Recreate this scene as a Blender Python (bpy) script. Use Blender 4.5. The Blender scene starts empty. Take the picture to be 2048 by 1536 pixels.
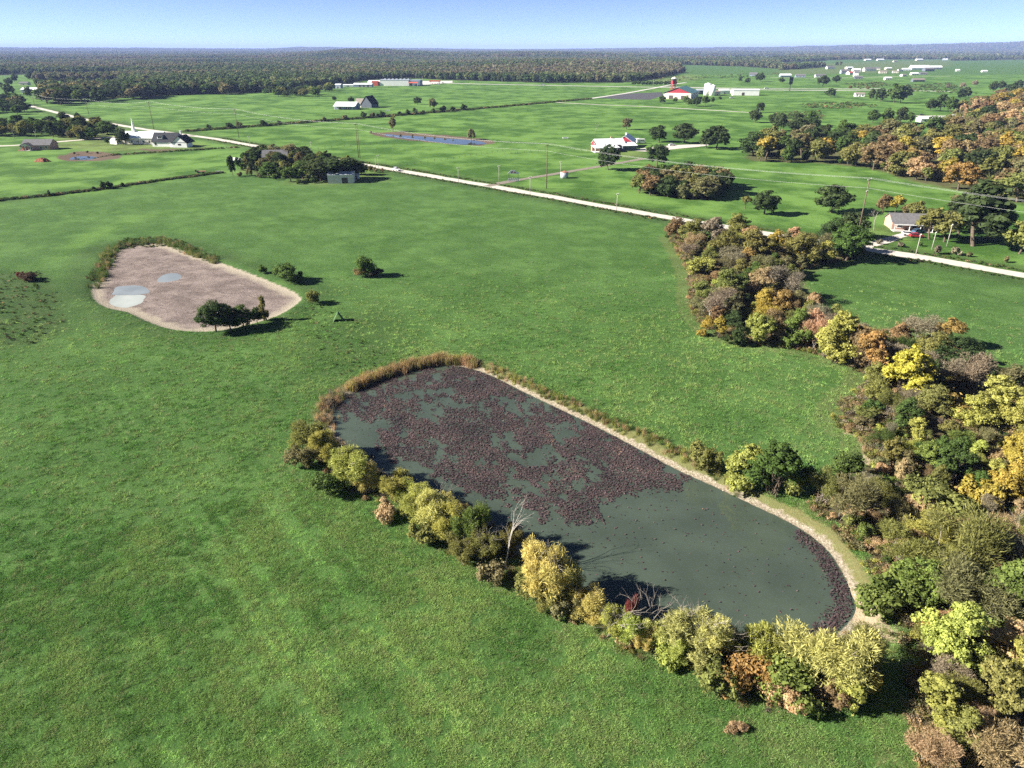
import bpy, bmesh, math, random
import numpy as np
from mathutils import Vector, Matrix, Euler

# ------------------------------------------------------------------ camera, sky, sun, exposure
SC = bpy.context.scene
COL = SC.collection
CAM_H = 60.0                      # drone height in metres
PITCH = math.radians(25.6)        # camera looks down by this much
FPX = 1400.0                      # focal length in photo pixels (2048 wide)
cam_d = bpy.data.cameras.new('camera')
cam_d.sensor_width = 36.0
cam_d.lens = FPX / 2048.0 * 36.0
cam_d.clip_start = 0.5
cam_d.clip_end = 90000.0
cam = bpy.data.objects.new('camera', cam_d)
COL.objects.link(cam)
cam.location = (0, 0, CAM_H)
cam.rotation_euler = (math.pi/2 - PITCH, 0, 0)
SC.camera = cam

SUN_EL = math.radians(29.0)
SUN_TO = Vector((1.0, 0.10, 0)).normalized()      # direction in which shadows fall
world = bpy.data.worlds.new('World')
SC.world = world
world.use_nodes = True
wn = world.node_tree.nodes
wl = world.node_tree.links
wn.clear()
w_out = wn.new('ShaderNodeOutputWorld')
w_bg = wn.new('ShaderNodeBackground')
w_sky = wn.new('ShaderNodeTexSky')
w_sky.sky_type = 'NISHITA'
w_sky.sun_disc = False
w_sky.sun_elevation = SUN_EL
w_sky.sun_rotation = math.atan2(-SUN_TO.x, -SUN_TO.y)
w_sky.altitude = 14000.0
w_sky.air_density = 1.2
w_sky.dust_density = 0.5
w_sky.ozone_density = 0.0
w_bg.inputs['Strength'].default_value = 0.056
wl.new(w_sky.outputs['Color'], w_bg.inputs['Color'])
wl.new(w_bg.outputs['Background'], w_out.inputs['Surface'])

sun_d = bpy.data.lights.new('sun', 'SUN')
sun_d.energy = 4.4
sun_d.angle = math.radians(0.5)
sun_d.color = (1.0, 0.95, 0.86)
sun = bpy.data.objects.new('sun', sun_d)
COL.objects.link(sun)
sun_dir = Vector((SUN_TO.x*math.cos(SUN_EL), SUN_TO.y*math.cos(SUN_EL), -math.sin(SUN_EL)))
sun.rotation_euler = sun_dir.to_track_quat('-Z', 'Y').to_euler()
sun.location = (-200, -50, 300)

vs = SC.view_settings
vs.view_transform = 'Standard'
vs.look = 'None'
vs.gamma = 1.0
vs.use_curve_mapping = False
vs.exposure = 1.88
SC.cycles.max_bounces = 6
SC.cycles.diffuse_bounces = 4
SC.cycles.glossy_bounces = 2
SC.cycles.transmission_bounces = 3
SC.cycles.transparent_max_bounces = 6
SC.cycles.volume_bounces = 0
SC.cycles.use_denoising = False

HAZE = 4.8e-5
# ------------------------------------------------------------------ measuring helpers
def ray(px, py):
    dx = (px-1024)/FPX; dy = -(py-768)/FPX
    return (dx, math.cos(PITCH)+dy*math.sin(PITCH), -math.sin(PITCH)+dy*math.cos(PITCH))
def G(px, py, z=0.0):
    """point on the plane z seen at a photo pixel"""
    d = ray(px, py); t = (CAM_H-z)/-d[2]
    return (d[0]*t, d[1]*t)
def hgt(pyb, pyt):
    """height of an upright thing whose foot is at row pyb and whose top is at row pyt"""
    Y = G(1024, pyb)[1]; d = ray(1024, pyt); t = Y/d[1]
    return CAM_H+t*d[2]
def ppm(py):
    d = ray(1024, py); t = CAM_H/-d[2]
    return FPX/t
def pix(x, y, z=0.0):
    """vectorised: photo pixel of a place (only used to measure the lay of the land)"""
    vz = y*math.cos(PITCH)-(z-CAM_H)*math.sin(PITCH)
    vy = y*math.sin(PITCH)+(z-CAM_H)*math.cos(PITCH)
    vz = np.maximum(vz, 1e-3)
    return 1024+FPX*x/vz, 768-FPX*vy/vz

# ------------------------------------------------------------------ noise
def _hash(ix, iy, seed):
    n = (ix*374761393 + iy*668265263 + seed*1442695041) & 0xFFFFFFFF
    n = ((n ^ (n >> 13))*1274126177) & 0xFFFFFFFF
    return ((n ^ (n >> 16)) & 0xFFFF)/65535.0
def vnoise(x, y, seed=0):
    x = np.asarray(x, float); y = np.asarray(y, float)
    x0 = np.floor(x).astype(np.int64); y0 = np.floor(y).astype(np.int64)
    fx = x-x0; fy = y-y0
    fx = fx*fx*(3-2*fx); fy = fy*fy*(3-2*fy)
    a = _hash(x0, y0, seed); b = _hash(x0+1, y0, seed); c = _hash(x0, y0+1, seed); d = _hash(x0+1, y0+1, seed)
    return (a*(1-fx)+b*fx)*(1-fy)+(c*(1-fx)+d*fx)*fy
def fbm(x, y, seed=0, o=4):
    s = 0; a = 0.5; f = 1.0
    for i in range(o):
        s = s+a*vnoise(np.asarray(x)*f, np.asarray(y)*f, seed+i*17); a *= 0.5; f *= 2.03
    return s/(1-0.5**o)
def sstep(a, b, x):
    t = np.clip((x-a)/(b-a), 0, 1)
    return t*t*(3-2*t)
def poly_sd(poly, x, y):
    """signed distance to a polygon, negative inside"""
    x = np.asarray(x, float); y = np.asarray(y, float)
    d = np.full(x.shape, 1e18); inside = np.zeros(x.shape, bool)
    n = len(poly)
    for i in range(n):
        ax, ay = poly[i]; bx, by = poly[(i+1) % n]
        ex, ey = bx-ax, by-ay
        t = np.clip(((x-ax)*ex+(y-ay)*ey)/(ex*ex+ey*ey+1e-12), 0, 1)
        d = np.minimum(d, (x-ax-t*ex)**2+(y-ay-t*ey)**2)
        c = (ay > y) != (by > y)
        if ey != 0:
            inside ^= c & (x < ax+(y-ay)/ey*ex)
    d = np.sqrt(d)
    return np.where(inside, -d, d)
def line_d(pts, x, y):
    x = np.asarray(x, float); y = np.asarray(y, float)
    d = np.full(x.shape, 1e18)
    for (ax, ay), (bx, by) in zip(pts[:-1], pts[1:]):
        ex, ey = bx-ax, by-ay
        t = np.clip(((x-ax)*ex+(y-ay)*ey)/(ex*ex+ey*ey+1e-12), 0, 1)
        d = np.minimum(d, (x-ax-t*ex)**2+(y-ay-t*ey)**2)
    return np.sqrt(d)
def smooth_poly(p, it=2):
    for _ in range(it):
        q = []
        for i in range(len(p)):
            a = p[i]; b = p[(i+1) % len(p)]
            q.append((a[0]*.75+b[0]*.25, a[1]*.75+b[1]*.25)); q.append((a[0]*.25+b[0]*.75, a[1]*.25+b[1]*.75))
        p = q
    return p
def Gp(pl, z=0.0, smooth=0):
    p = [G(a, b, z) for a, b in pl]
    return smooth_poly(p, smooth) if smooth else p

# ------------------------------------------------------------------ objects and meshes
def tag(o, label=None, cat=None, group=None, kind=None):
    if label: o['label'] = label
    if cat: o['category'] = cat
    if group: o['group'] = group
    if kind: o['kind'] = kind
    return o
def link(o, parent=None):
    COL.objects.link(o)
    if parent is not None: o.parent = parent
    return o
def thing(name, label, cat, loc=(0, 0, 0), rz=0.0, group=None):
    o = bpy.data.objects.new(name, None)
    o.empty_display_size = 0.5
    o.location = loc; o.rotation_euler = (0, 0, rz)
    tag(o, label, cat, group)
    return link(o)
def mesh_np(name, V, Fs, mat=None, smooth=False):
    """V (n,3); Fs (m,k) array of equal-sized faces or a list of index lists"""
    me = bpy.data.meshes.new(name)
    V = np.asarray(V, np.float32)
    if isinstance(Fs, np.ndarray):
        m, k = Fs.shape
        me.vertices.add(len(V)); me.vertices.foreach_set('co', V.ravel())
        me.loops.add(m*k); me.loops.foreach_set('vertex_index', Fs.astype(np.int32).ravel())
        me.polygons.add(m)
        me.polygons.foreach_set('loop_start', np.arange(0, m*k, k, dtype=np.int32))
        me.update(calc_edges=True)
    else:
        me.from_pydata([tuple(v) for v in V.tolist()], [], [list(f) for f in Fs]); me.update()
    if smooth: me.polygons.foreach_set('use_smooth', np.ones(len(me.polygons), bool))
    if mat is not None:
        for m_ in (mat if isinstance(mat, (list, tuple)) else [mat]): me.materials.append(m_)
    return me
def attr(me, name, arr, typ='FLOAT'):
    a = me.attributes.new(name, typ, 'POINT')
    arr = np.asarray(arr, np.float32)
    if typ == 'FLOAT': a.data.foreach_set('value', arr.ravel())
    elif typ == 'FLOAT_COLOR': a.data.foreach_set('color', arr.ravel())
    elif typ == 'FLOAT_VECTOR': a.data.foreach_set('vector', arr.ravel())
def ob(name, me, parent=None, loc=None, rz=None):
    o = bpy.data.objects.new(name, me)
    if loc is not None: o.location = loc
    if rz is not None: o.rotation_euler = (0, 0, rz)
    return link(o, parent)
def copy_tree(o, parent=None):
    c = o.copy(); link(c, parent)
    for ch in list(o.children): copy_tree(ch, c)
    return c

class MB:
    """collects shapes of one part"""
    def __init__(s): s.v = []; s.f = []
    def add(s, V, Fs):
        b = len(s.v); s.v += [tuple(v) for v in V]; s.f += [tuple(i+b for i in f) for f in Fs]; return s
    def box(s, x0, x1, y0, y1, z0, z1):
        return s.add([(x0,y0,z0),(x1,y0,z0),(x1,y1,z0),(x0,y1,z0),(x0,y0,z1),(x1,y0,z1),(x1,y1,z1),(x0,y1,z1)],
              [(0,3,2,1),(4,5,6,7),(0,1,5,4),(1,2,6,5),(2,3,7,6),(3,0,4,7)])
    def prism(s, prof, a0, a1, axis='x'):
        """profile of (u,z) extruded along x (u=y) or y (u=x)"""
        n = len(prof); V = []
        for a in (a0, a1):
            for u, z in prof: V.append((a, u, z) if axis == 'x' else (u, a, z))
        Fs = [tuple(range(n))[::-1], tuple(range(n, 2*n))]
        for i in range(n): Fs.append((i, (i+1) % n, n+(i+1) % n, n+i))
        return s.add(V, Fs)
    def tube(s, pts, rad, n=6, cap=True):
        V, Fs = tube(pts, rad, n, cap); return s.add(V, Fs)
    def cyl(s, x, y, z0, z1, r0, r1=None, n=12):
        return s.tube([(x, y, z0), (x, y, z1)], [r0, r0 if r1 is None else r1], n)
    def build(s, name, mat, parent=None, smooth=False, loc=None, rz=None):
        me = bpy.data.meshes.new(name); me.from_pydata(s.v, [], s.f); me.update()
        bm = bmesh.new(); bm.from_mesh(me); bmesh.ops.recalc_face_normals(bm, faces=bm.faces); bm.to_mesh(me); bm.free()
        if mat is not None: me.materials.append(mat)
        if smooth: me.polygons.foreach_set('use_smooth', np.ones(len(me.polygons), bool))
        return ob(name, me, parent, loc, rz)
def tube(pts, rad, n=6, cap=True):
    pts = [Vector(p) for p in pts]; V = []; Fs = []
    m = len(pts)
    up = None
    for i, p in enumerate(pts):
        d = (pts[min(i+1, m-1)]-pts[max(i-1, 0)])
        if d.length < 1e-6: d = Vector((0, 0, 1))
        d.normalize()
        a = d.cross(Vector((0.31, 0.95, 0.05))) if up is None else d.cross(up.cross(d))*1.0
        if up is None:
            if a.length < 1e-3: a = d.cross(Vector((1, 0, 0)))
            a.normalize(); up = a
        else:
            a = (up-d*up.dot(d)); a.normalize(); up = a
        b = d.cross(a)
        for k in range(n):
            t = 2*math.pi*k/n
            q = p+(a*math.cos(t)+b*math.sin(t))*rad[i]
            V.append((q.x, q.y, q.z))
    for i in range(m-1):
        for k in range(n):
            Fs.append((i*n+k, i*n+(k+1) % n, (i+1)*n+(k+1) % n, (i+1)*n+k))
    if cap:
        Fs.append(tuple(range(n))[::-1]); Fs.append(tuple(range((m-1)*n, m*n)))
    return V, Fs

# ------------------------------------------------------------------ materials
MATS = {}
class NT:
    def __init__(s, name):
        s.m = bpy.data.materials.new(name); s.m.use_nodes = True
        s.t = s.m.node_tree; s.t.nodes.clear(); MATS[name] = s.m
    def n(s, typ, **kw):
        nd = s.t.nodes.new(typ)
        for k, v in kw.items():
            if k.startswith('i_'):
                key = k[2:]
                key = int(key) if key.isdigit() else key.replace('_', ' ')
                nd.inputs[key].default_value = v
            else: setattr(nd, k, v)
        return nd
    def l(s, a, b): s.t.links.new(a, b)
    def out(s, sh): o = s.n('ShaderNodeOutputMaterial'); s.l(sh, o.inputs['Surface']); return s.m
    def pos(s): return s.n('ShaderNodeNewGeometry').outputs['Position']
    def noise(s, vec, scale, detail=3, rough=0.55):
        nd = s.n('ShaderNodeTexNoise'); nd.inputs['Scale'].default_value = scale
        nd.inputs['Detail'].default_value = detail; nd.inputs['Roughness'].default_value = rough
        if vec is not None: s.l(vec, nd.inputs['Vector'])
        return nd.outputs['Fac']
    def mul(s, vec, v):
        nd = s.n('ShaderNodeVectorMath', operation='MULTIPLY'); s.l(vec, nd.inputs[0]); nd.inputs[1].default_value = v; return nd.outputs[0]
    def math(s, op, a, b=None, clamp=False):
        nd = s.n('ShaderNodeMath', operation=op); nd.use_clamp = clamp
        for i, q in enumerate((a, b)):
            if q is None: continue
            if isinstance(q, (int, float)): nd.inputs[i].default_value = q
            else: s.l(q, nd.inputs[i])
        return nd.outputs[0]
    def map(s, v, a, b, c=0.0, d=1.0, smooth=True):
        nd = s.n('ShaderNodeMapRange'); nd.interpolation_type = 'SMOOTHSTEP' if smooth else 'LINEAR'
        s.l(v, nd.inputs['Value'])
        for k, q in zip(('From Min', 'From Max', 'To Min', 'To Max'), (a, b, c, d)): nd.inputs[k].default_value = q
        return nd.outputs['Result']
    def mix(s, f, a, b, blend='MIX'):
        nd = s.n('ShaderNodeMix', data_type='RGBA', blend_type=blend)
        if isinstance(f, (int, float)): nd.inputs[0].default_value = f
        else: s.l(f, nd.inputs[0])
        for i, q in ((6, a), (7, b)):
            if isinstance(q, tuple): nd.inputs[i].default_value = (*q[:3], 1)
            else: s.l(q, nd.inputs[i])
        return nd.outputs[2]
    def attr(s, name, out='Fac', typ='GEOMETRY'):
        nd = s.n('ShaderNodeAttribute', attribute_name=name, attribute_type=typ); return nd.outputs[out]
    def bsdf(s, col, rough=0.8, spec=0.3, metal=0.0, bump=None, bstr=0.3, bdist=0.1):
        b = s.n('ShaderNodeBsdfPrincipled')
        if isinstance(col, tuple): b.inputs['Base Color'].default_value = (*col[:3], 1)
        else: s.l(col, b.inputs['Base Color'])
        if isinstance(rough, (int, float)): b.inputs['Roughness'].default_value = rough
        else: s.l(rough, b.inputs['Roughness'])
        b.inputs['Specular IOR Level'].default_value = spec
        b.inputs['Metallic'].default_value = metal
        if bump is not None:
            bn = s.n('ShaderNodeBump'); bn.inputs['Strength'].default_value = bstr; bn.inputs['Distance'].default_value = bdist
            s.l(bump, bn.inputs['Height']); s.l(bn.outputs['Normal'], b.inputs['Normal'])
        return b.outputs[0]
def simple(name, col, rough=0.7, spec=0.3, metal=0.0, var=0.18, scale=0.8, bump=0.0):
    """painted / metal / wood surface with a little uneven wear"""
    t = NT(name)
    p = t.n('ShaderNodeTexCoord').outputs['Object']
    n1 = t.noise(p, scale, 4, 0.6)
    c = t.mix(t.map(n1, 0.3, 0.7), tuple(x*(1-var) for x in col), tuple(min(1, x*(1+var)) for x in col))
    t.out(t.bsdf(c, rough, spec, metal, n1 if bump else None, bump or 0.1, 0.05))
    return t.m
def objcol(name, rough=0.4, spec=0.5, var=0.1):
    t = NT(name)
    oc = t.n('ShaderNodeObjectInfo').outputs['Color']
    n1 = t.noise(t.n('ShaderNodeTexCoord').outputs['Object'], 1.5, 3)
    c = t.mix(t.map(n1, 0.3, 0.7, 1-var, 1+var), (0, 0, 0), oc)
    t.out(t.bsdf(c, rough, spec)); return t.m
# ================================================================== the land
POND_Z = -0.9
POND = Gp([(663,811),(710,783),(747,764),(785,751),(834,738),(882,731),(920,732),(957,742),(991,755),(1047,785),(1122,820),(1197,856),
           (1280,900),(1355,942),(1430,974),(1505,1011),(1580,1045),(1636,1082),(1670,1120),(1692,1161),(1707,1199),(1711,1222),(1690,1252),
           (1640,1295),(1580,1325),(1520,1322),(1450,1290),(1360,1270),(1260,1240),(1180,1195),(1110,1155),(1060,1112),(1005,1060),(945,1012),
           (880,985),(810,962),(755,935),(700,895),(664,855)], POND_Z, 2)
DRY_Z = -0.75
DRY = Gp([(225,500),(270,491),(319,487),(360,504),(431,527),(487,547),(544,570),(596,594),(592,607),(555,630),(525,641),(450,660),(394,663),
          (337,656),(292,637),(262,622),(225,617),(197,602),(191,577),(210,540),(219,517)], DRY_Z, 2)
P2_Z = -0.9
P2 = Gp([(137,316),(150,313.5),(175,312.5),(192,314),(196,316),(185,318.5),(160,320),(142,319)], P2_Z, 2)
P3_Z = -0.6
P3 = Gp([(756,267),(782,269),(790,271),(825,272),(887,277),(937,280),(972,285),(976,288),(925,289.5),(887,285.5),(837,279.5),(787,274.5)], P3_Z, 2)

ROAD = [G(*p) for p in [(60,212),(165,238),(290,259),(430,277.5),(600,308),(830,346.5),(980,372),(1150,402),(1325,433),(1500,462),(1700,493),(1850,516),(2048,551),(2300,596)]]
THICKET = Gp([(1335,470),(1400,492),(1440,480),(1560,478),(1640,470),(1700,480),(1735,512),(1640,530),(1585,545),(1590,590),(1630,630),(1680,662),(1790,668),
              (1905,690),(1965,760),(2060,790),(2200,900),(2200,1600),(1850,1600),(1830,1400),(1815,1290),(1800,1262),(1778,1210),(1745,1140),(1690,1070),(1610,1012),
              (1690,965),(1742,925),(1725,870),(1668,850),(1682,810),(1735,775),(1715,735),(1600,698),(1490,688),(1420,665),(1380,615),(1385,560),(1362,510)], 0, 1)
WOOD = Gp([(1480,322),(1490,300),(1560,275),(1610,262),(1660,278),(1720,280),(1850,266),(1890,258),(1905,222),(1960,205),(2048,190),(2250,185),(2250,420),(2048,410),(1990,402),(1940,388),(1800,362),(1760,342),(1640,327),(1560,327)], 0, 1)
GROVE = Gp([(1262,384),(1300,393),(1400,404),(1440,397),(1462,374),(1400,358),(1290,362)], 0, 1)
HOME = Gp([(455,346),(520,353),(600,364),(660,362),(725,356),(720,338),(640,322),(545,312),(505,312)], 0, 1)
LROW = Gp([(-40,280),(60,272),(120,277),(170,283),(228,274),(228,262),(100,254),(-40,262)], 0, 1)
WILLOWBANK = Gp([(600,870),(640,930),(700,985),(780,1010),(850,1060),(930,1120),(1010,1170),(1090,1215),(1180,1260),(1280,1320),(1400,1350),(1440,1400),(1600,1430),(1740,1390),(1750,1270),
                 (1690,1252),(1580,1325),(1450,1290),(1260,1240),(1110,1155),(1005,1060),(945,1012),(880,985),(755,935),(664,855)], 0, 1)

def forest_low(px):
    """photo row of the near edge of the far forest"""
    return np.interp(px, [-400,0,60,90,240,300,420,480,560,640,700,730,830,900,1000,1100,1250,1310,1370,1450,1560,1620,1700,1800,1900,2048,2500],
                     [150,150,148,197,195,192,188,186,184,176,168,160,157,160,163,166,165,158,146,144,140,136,129,125,121,119,119])
CLEAR = [[(48,148),(240,148),(250,155),(60,157)], [(20,162),(240,161),(240,174),(20,178)], [(1290,113),(1570,112),(1570,120),(1300,119.5)],
         [(330,126),(470,125.5),(520,128),(500,132),(340,131)], [(510,130),(560,129.5),(560,132.5),(512,132.5)], [(1105,110),(1145,110),(1140,113),(1108,113)],
         [(1560,126),(1700,120),(1900,118),(1900,124),(1700,130),(1560,134)], [(2000,108),(2060,108),(2060,117),(2000,117)], [(1360,130),(1480,133),(1560,137),(1560,146),(1360,146)]]
CLEARW = [[G(*p) for p in c] for c in CLEAR]
def forest_mask(x, y):
    px, py = pix(x, y)
    m = (py < forest_low(px)) & (y > 700)
    for c in CLEARW: m &= poly_sd(c, x, y) > 0
    return m

HOLLOWS = [(*G(244,603,DRY_Z), 4.8, 6.4, 0.30), (*G(252,579,DRY_Z), 5.0, 5.0, 0.15), (*G(342,556,DRY_Z), 4.6, 4.6, 0.15)]
def hills(x, y):
    d = np.hypot(x, y); a = np.degrees(np.arctan2(x, y))
    z = 0
    # blue ridges on the horizon
    z = z+np.interp(a, [-60,-40,-36,-25,-18,-15,-10,0,8,18,23,27,36,60], [58,52,48,42,28,62,46,16,40,60,90,100,150,150])*sstep(12500, 16000, d)*(0.84+0.32*fbm(a*0.9, d*0+3.1, 5, 3))
    # nearer wooded hill, middle left
    z = z+38*np.exp(-((a+10.5)/4.6)**2)*sstep(3200, 5600, d)*(1-sstep(7500, 9500, d))*(0.75+0.5*fbm(a*0.6, d/2500, 8, 3))
    z = z+20*np.exp(-((a-2.0)/5.5)**2)*sstep(3500, 6000, d)*(1-sstep(8000, 9500, d))
    z = z+10*np.exp(-((a-3.5)/6.0)**2)*sstep(1650, 2300, d)*(1-sstep(2900, 3600, d))
    z = z+7*(fbm(x/900, y/900, 11, 3)-0.45)*sstep(1700, 2600, d)
    return z
ROADN = None
def land(x, y):
    x = np.asarray(x, float); y = np.asarray(y, float)
    z = 0.9*(fbm(x/70, y/70, 3, 3)-0.5)*(1-sstep(200, 330, np.hypot(x, y)))
    z = z*sstep(5, 14, line_d(ROAD, x, y))
    d1 = poly_sd(POND, x, y); d2 = poly_sd(DRY, x, y); d3 = poly_sd(P2, x, y); d4 = poly_sd(P3, x, y)
    z = z*sstep(0, 12, d1)*sstep(0, 14, d2)
    rim = 0.25*(fbm(x/2.5, y/2.5, 21, 3)-0.5)
    z = z+np.where(d1 < 3.2, POND_Z+np.where(d1 < 0, np.maximum(d1*0.22, -1.6), -POND_Z*sstep(0.0, 3.2, d1+rim*2)), 0)
    hol = sum(dep*np.exp(-((x-cx)/rx)**2-((y-cy)/ry)**2) for cx, cy, rx, ry, dep in HOLLOWS)
    z = z+np.where(d2 < 3.0, DRY_Z+np.where(d2 < 0, 0.16*(fbm(x/6, y/6, 31, 4)-0.5)-hol*sstep(0, -2.5, d2), -DRY_Z*sstep(0, 3.0, d2)), 0)
    z = z+np.where(d3 < 9.0, P2_Z+np.where(d3 < 0, np.maximum(d3*0.2, -1), -P2_Z*sstep(0, 9.0, d3)), 0)
    z = z+np.where(d4 < 7.0, P3_Z+np.where(d4 < 0, np.maximum(d4*0.2, -1), -P3_Z*sstep(0, 7.0, d4)), 0)
    return z+hills(x, y)
PBOX = [(min(q[0] for q in p)-14, max(q[0] for q in p)+14, min(q[1] for q in p)-14, max(q[1] for q in p)+14) for p in (POND, DRY, P2, P3)]
def Z(x, y):
    """height of the land at one place"""
    if math.hypot(x, y) > 331 and y < 1600 and not any(a < x < b and c < y < d for a, b, c, d in PBOX): return 0.0
    return float(land(np.array([x]), np.array([y]))[0])

# ---- ground sheet, finer near the middle of the place
angs = np.concatenate([np.linspace(-180, -56, 31)[:-1], np.arange(-56, 56.01, 0.3), np.linspace(56, 180, 31)[1:-1]])
rad = [6.0]
while rad[-1] < 300: rad.append(rad[-1]*1.0095 if rad[-1] > 36 else rad[-1]*1.08)
while rad[-1] < 42000: rad.append(rad[-1]*1.022)
rad = np.array(rad)
AA, RR = np.meshgrid(np.radians(angs), rad)
gx = (RR*np.sin(AA)).ravel(); gy = (RR*np.cos(AA)).ravel()
gz = land(gx, gy)
na = len(angs); nr = len(rad)
idx = np.arange(na*nr).reshape(nr, na)
nxt = np.roll(idx, -1, axis=1)
quads = np.stack([idx[:-1], nxt[:-1], nxt[1:], idx[1:]], -1).reshape(-1, 4)[:, ::-1]
V = np.stack([gx, gy, gz], 1)
gme = mesh_np('ground', V, quads, None, True)
cb = bmesh.new(); cb.from_mesh(gme); cb.verts.ensure_lookup_table()
cb.faces.new([cb.verts[i] for i in range(na)][::-1]); cb.to_mesh(gme); cb.free()

def zmask(poly, feather, x, y): return 1-sstep(-feather, feather, poly_sd(poly, x, y))
gd = np.hypot(gx, gy)
sdp = np.clip(poly_sd(POND, gx, gy), -9, 60); sdd = np.clip(poly_sd(DRY, gx, gy), -9, 60)
# brighter, yellower fields beyond the hedge and the lane
FARFIELD = Gp([(-500,480),(0,401),(210,383),(430,347),(560,352),(720,362),(760,352),(800,342),(980,372),(1150,402),(1325,433),(1700,493),(2048,551),(2500,620),(2600,150),(-600,150)])
bright = 0.9*zmask(FARFIELD, 2.0, gx, gy)
PALE = Gp([(-20,545),(60,530),(112,508),(150,475),(262,433),(394,412),(470,405),(394,420),(290,438),(190,480),(140,512),(70,538),(-20,556)])
bright = np.maximum(bright, 0.55*zmask(PALE, 4, gx, gy))
NEARBANK = Gp([(150,560),(300,470),(420,480),(640,590),(720,640),(760,700),(980,700),(900,735),(700,760),(560,690),(330,690),(170,630)])
bright = np.maximum(bright, 0.0)
wood = np.maximum.reduce([zmask(THICKET, 2.5, gx, gy), 0.6*zmask(WOOD, 6, gx, gy), 0.5*zmask(GROVE, 3, gx, gy), 0.48*zmask(HOME, 4, gx, gy), 0.4*zmask(LROW, 6, gx, gy)])
fm = forest_mask(gx, gy).astype(float)
wood = np.maximum(wood, fm)
wood = np.where(gd > 9500, 1.0, wood)
dry = np.zeros_like(gx)
for pl, f, a in [([(20,292),(110,287),(180,283),(300,283),(400,285),(420,296),(330,302),(200,303),(130,297),(60,300)], 6, 0.55),
                 ([(-40,252),(60,243),(140,240),(230,246),(250,262),(120,254),(-40,262)], 12, 0.6), ([(120,262),(270,262),(300,272),(230,285),(110,284)], 8, 0.6),
                 ([(1235,300),(1270,300),(1300,312),(1250,318),(1235,312)], 4, 0.5), ([(1300,160),(1380,150),(1400,158),(1310,168)], 30, 0.6),
                 ([(1560,130),(1900,119),(1900,132),(1760,146),(1560,150)], 30, 0.45), ([(1700,455),(1800,455),(1830,480),(1740,490)], 3, 0.35),
                 ([(1655,820),(1700,800),(1740,840),(1720,880),(1670,865)], 4, 0.9), ([(1440,1440),(1500,1400),(1560,1470),(1620,1480),(1640,1530),(1480,1510)], 2, 0.55),
                 ([(640,340),(760,345),(775,362),(640,372),(560,368)], 5, 0.4)]:
    dry = np.maximum(dry, a*zmask(Gp(pl), f, gx, gy))
dry = np.maximum(dry, 0.75*zmask(WILLOWBANK, 1.5, gx, gy))
fr = (np.abs(poly_sd(THICKET, gx, gy)) < 4)*0.5
dry = np.maximum(dry, fr)
dirt = np.maximum(zmask(Gp([(114,312),(150,304),(200,303),(250,311),(235,318),(190,322),(140,323),(118,319)]), 4, gx, gy),
                  zmask(Gp([(738,266),(800,264),(900,271),(985,280),(990,286),(960,291),(900,288),(800,279),(748,271)]), 4, gx, gy))
dirt = np.maximum(dirt, 0.8*zmask(Gp([(270,298),(330,297),(370,300),(300,303)]), 3, gx, gy))
weed = np.zeros_like(gx)
HEDGES = {'a': [G(*p) for p in [(-60,410),(0,401),(95,392),(210,378),(330,360),(440,346)]],
          'b': [G(*p) for p in [(375,263),(512,253),(640,243),(760,234),(880,224),(1000,214),(1100,205),(1180,198)]],
          'c': [G(*p) for p in [(150,316),(250,309),(380,301),(480,295)]]}
for k, w_ in (('a', 2.2), ('b', 6.0), ('c', 1.5)):
    weed = np.maximum(weed, 1-sstep(w_*0.5, w_*1.4, line_d(HEDGES[k], gx, gy)))
weed = np.maximum(weed, 0.7*(1-sstep(2, 8, np.abs(line_d(ROAD, gx, gy)-7))))
weed = np.maximum(weed, 0.8*(1-sstep(0, 9, np.abs(sdd-5)))*fbm(gx/6, gy/6, 77, 3)*1.5)
weed = np.maximum(weed, 0.9*zmask(Gp([(-40,540),(80,545),(130,590),(140,660),(60,690),(-40,700)]), 4, gx, gy))
weed = np.maximum(weed, 0.55*zmask(Gp([(560,690),(760,600),(840,690),(980,715),(760,780),(620,800)]), 7, gx, gy))
sand = zmask(Gp([(1690,1150),(1712,1170),(1735,1205),(1770,1235),(1800,1265),(1790,1282),(1745,1275),(1715,1240),(1700,1200)]), 1.6, gx, gy)
sand = np.maximum(sand, 0.8*(1-sstep(0.3, 1.6, line_d([G(*q) for q in [(1690,862),(1722,872),(1735,895),(1738,925)]], gx, gy))))
for c_ in (3, 4, 5): sand = np.maximum(sand, 0.75*zmask(CLEARW[c_], 12, gx, gy))
for nm, a in (('sand', sand), ('sdp', sdp), ('sdd', sdd), ('bright', bright), ('wood', wood), ('dryness', dry), ('dirt', dirt), ('weed', weed)): attr(gme, nm, a)

t = NT('meadow')
P = t.pos()
sep = t.n('ShaderNodeSeparateXYZ'); t.l(P, sep.inputs[0])
flat = t.n('ShaderNodeCombineXYZ'); t.l(sep.outputs[0], flat.inputs[0]); t.l(sep.outputs[1], flat.inputs[1])
FP = flat.outputs[0]
n_big = t.noise(FP, 0.03, 3); n_mid = t.noise(FP, 0.16, 4, 0.62); n_fine = t.noise(FP, 2.6, 4, 0.72); n_blade = t.noise(FP, 7.0, 3, 0.75)
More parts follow.
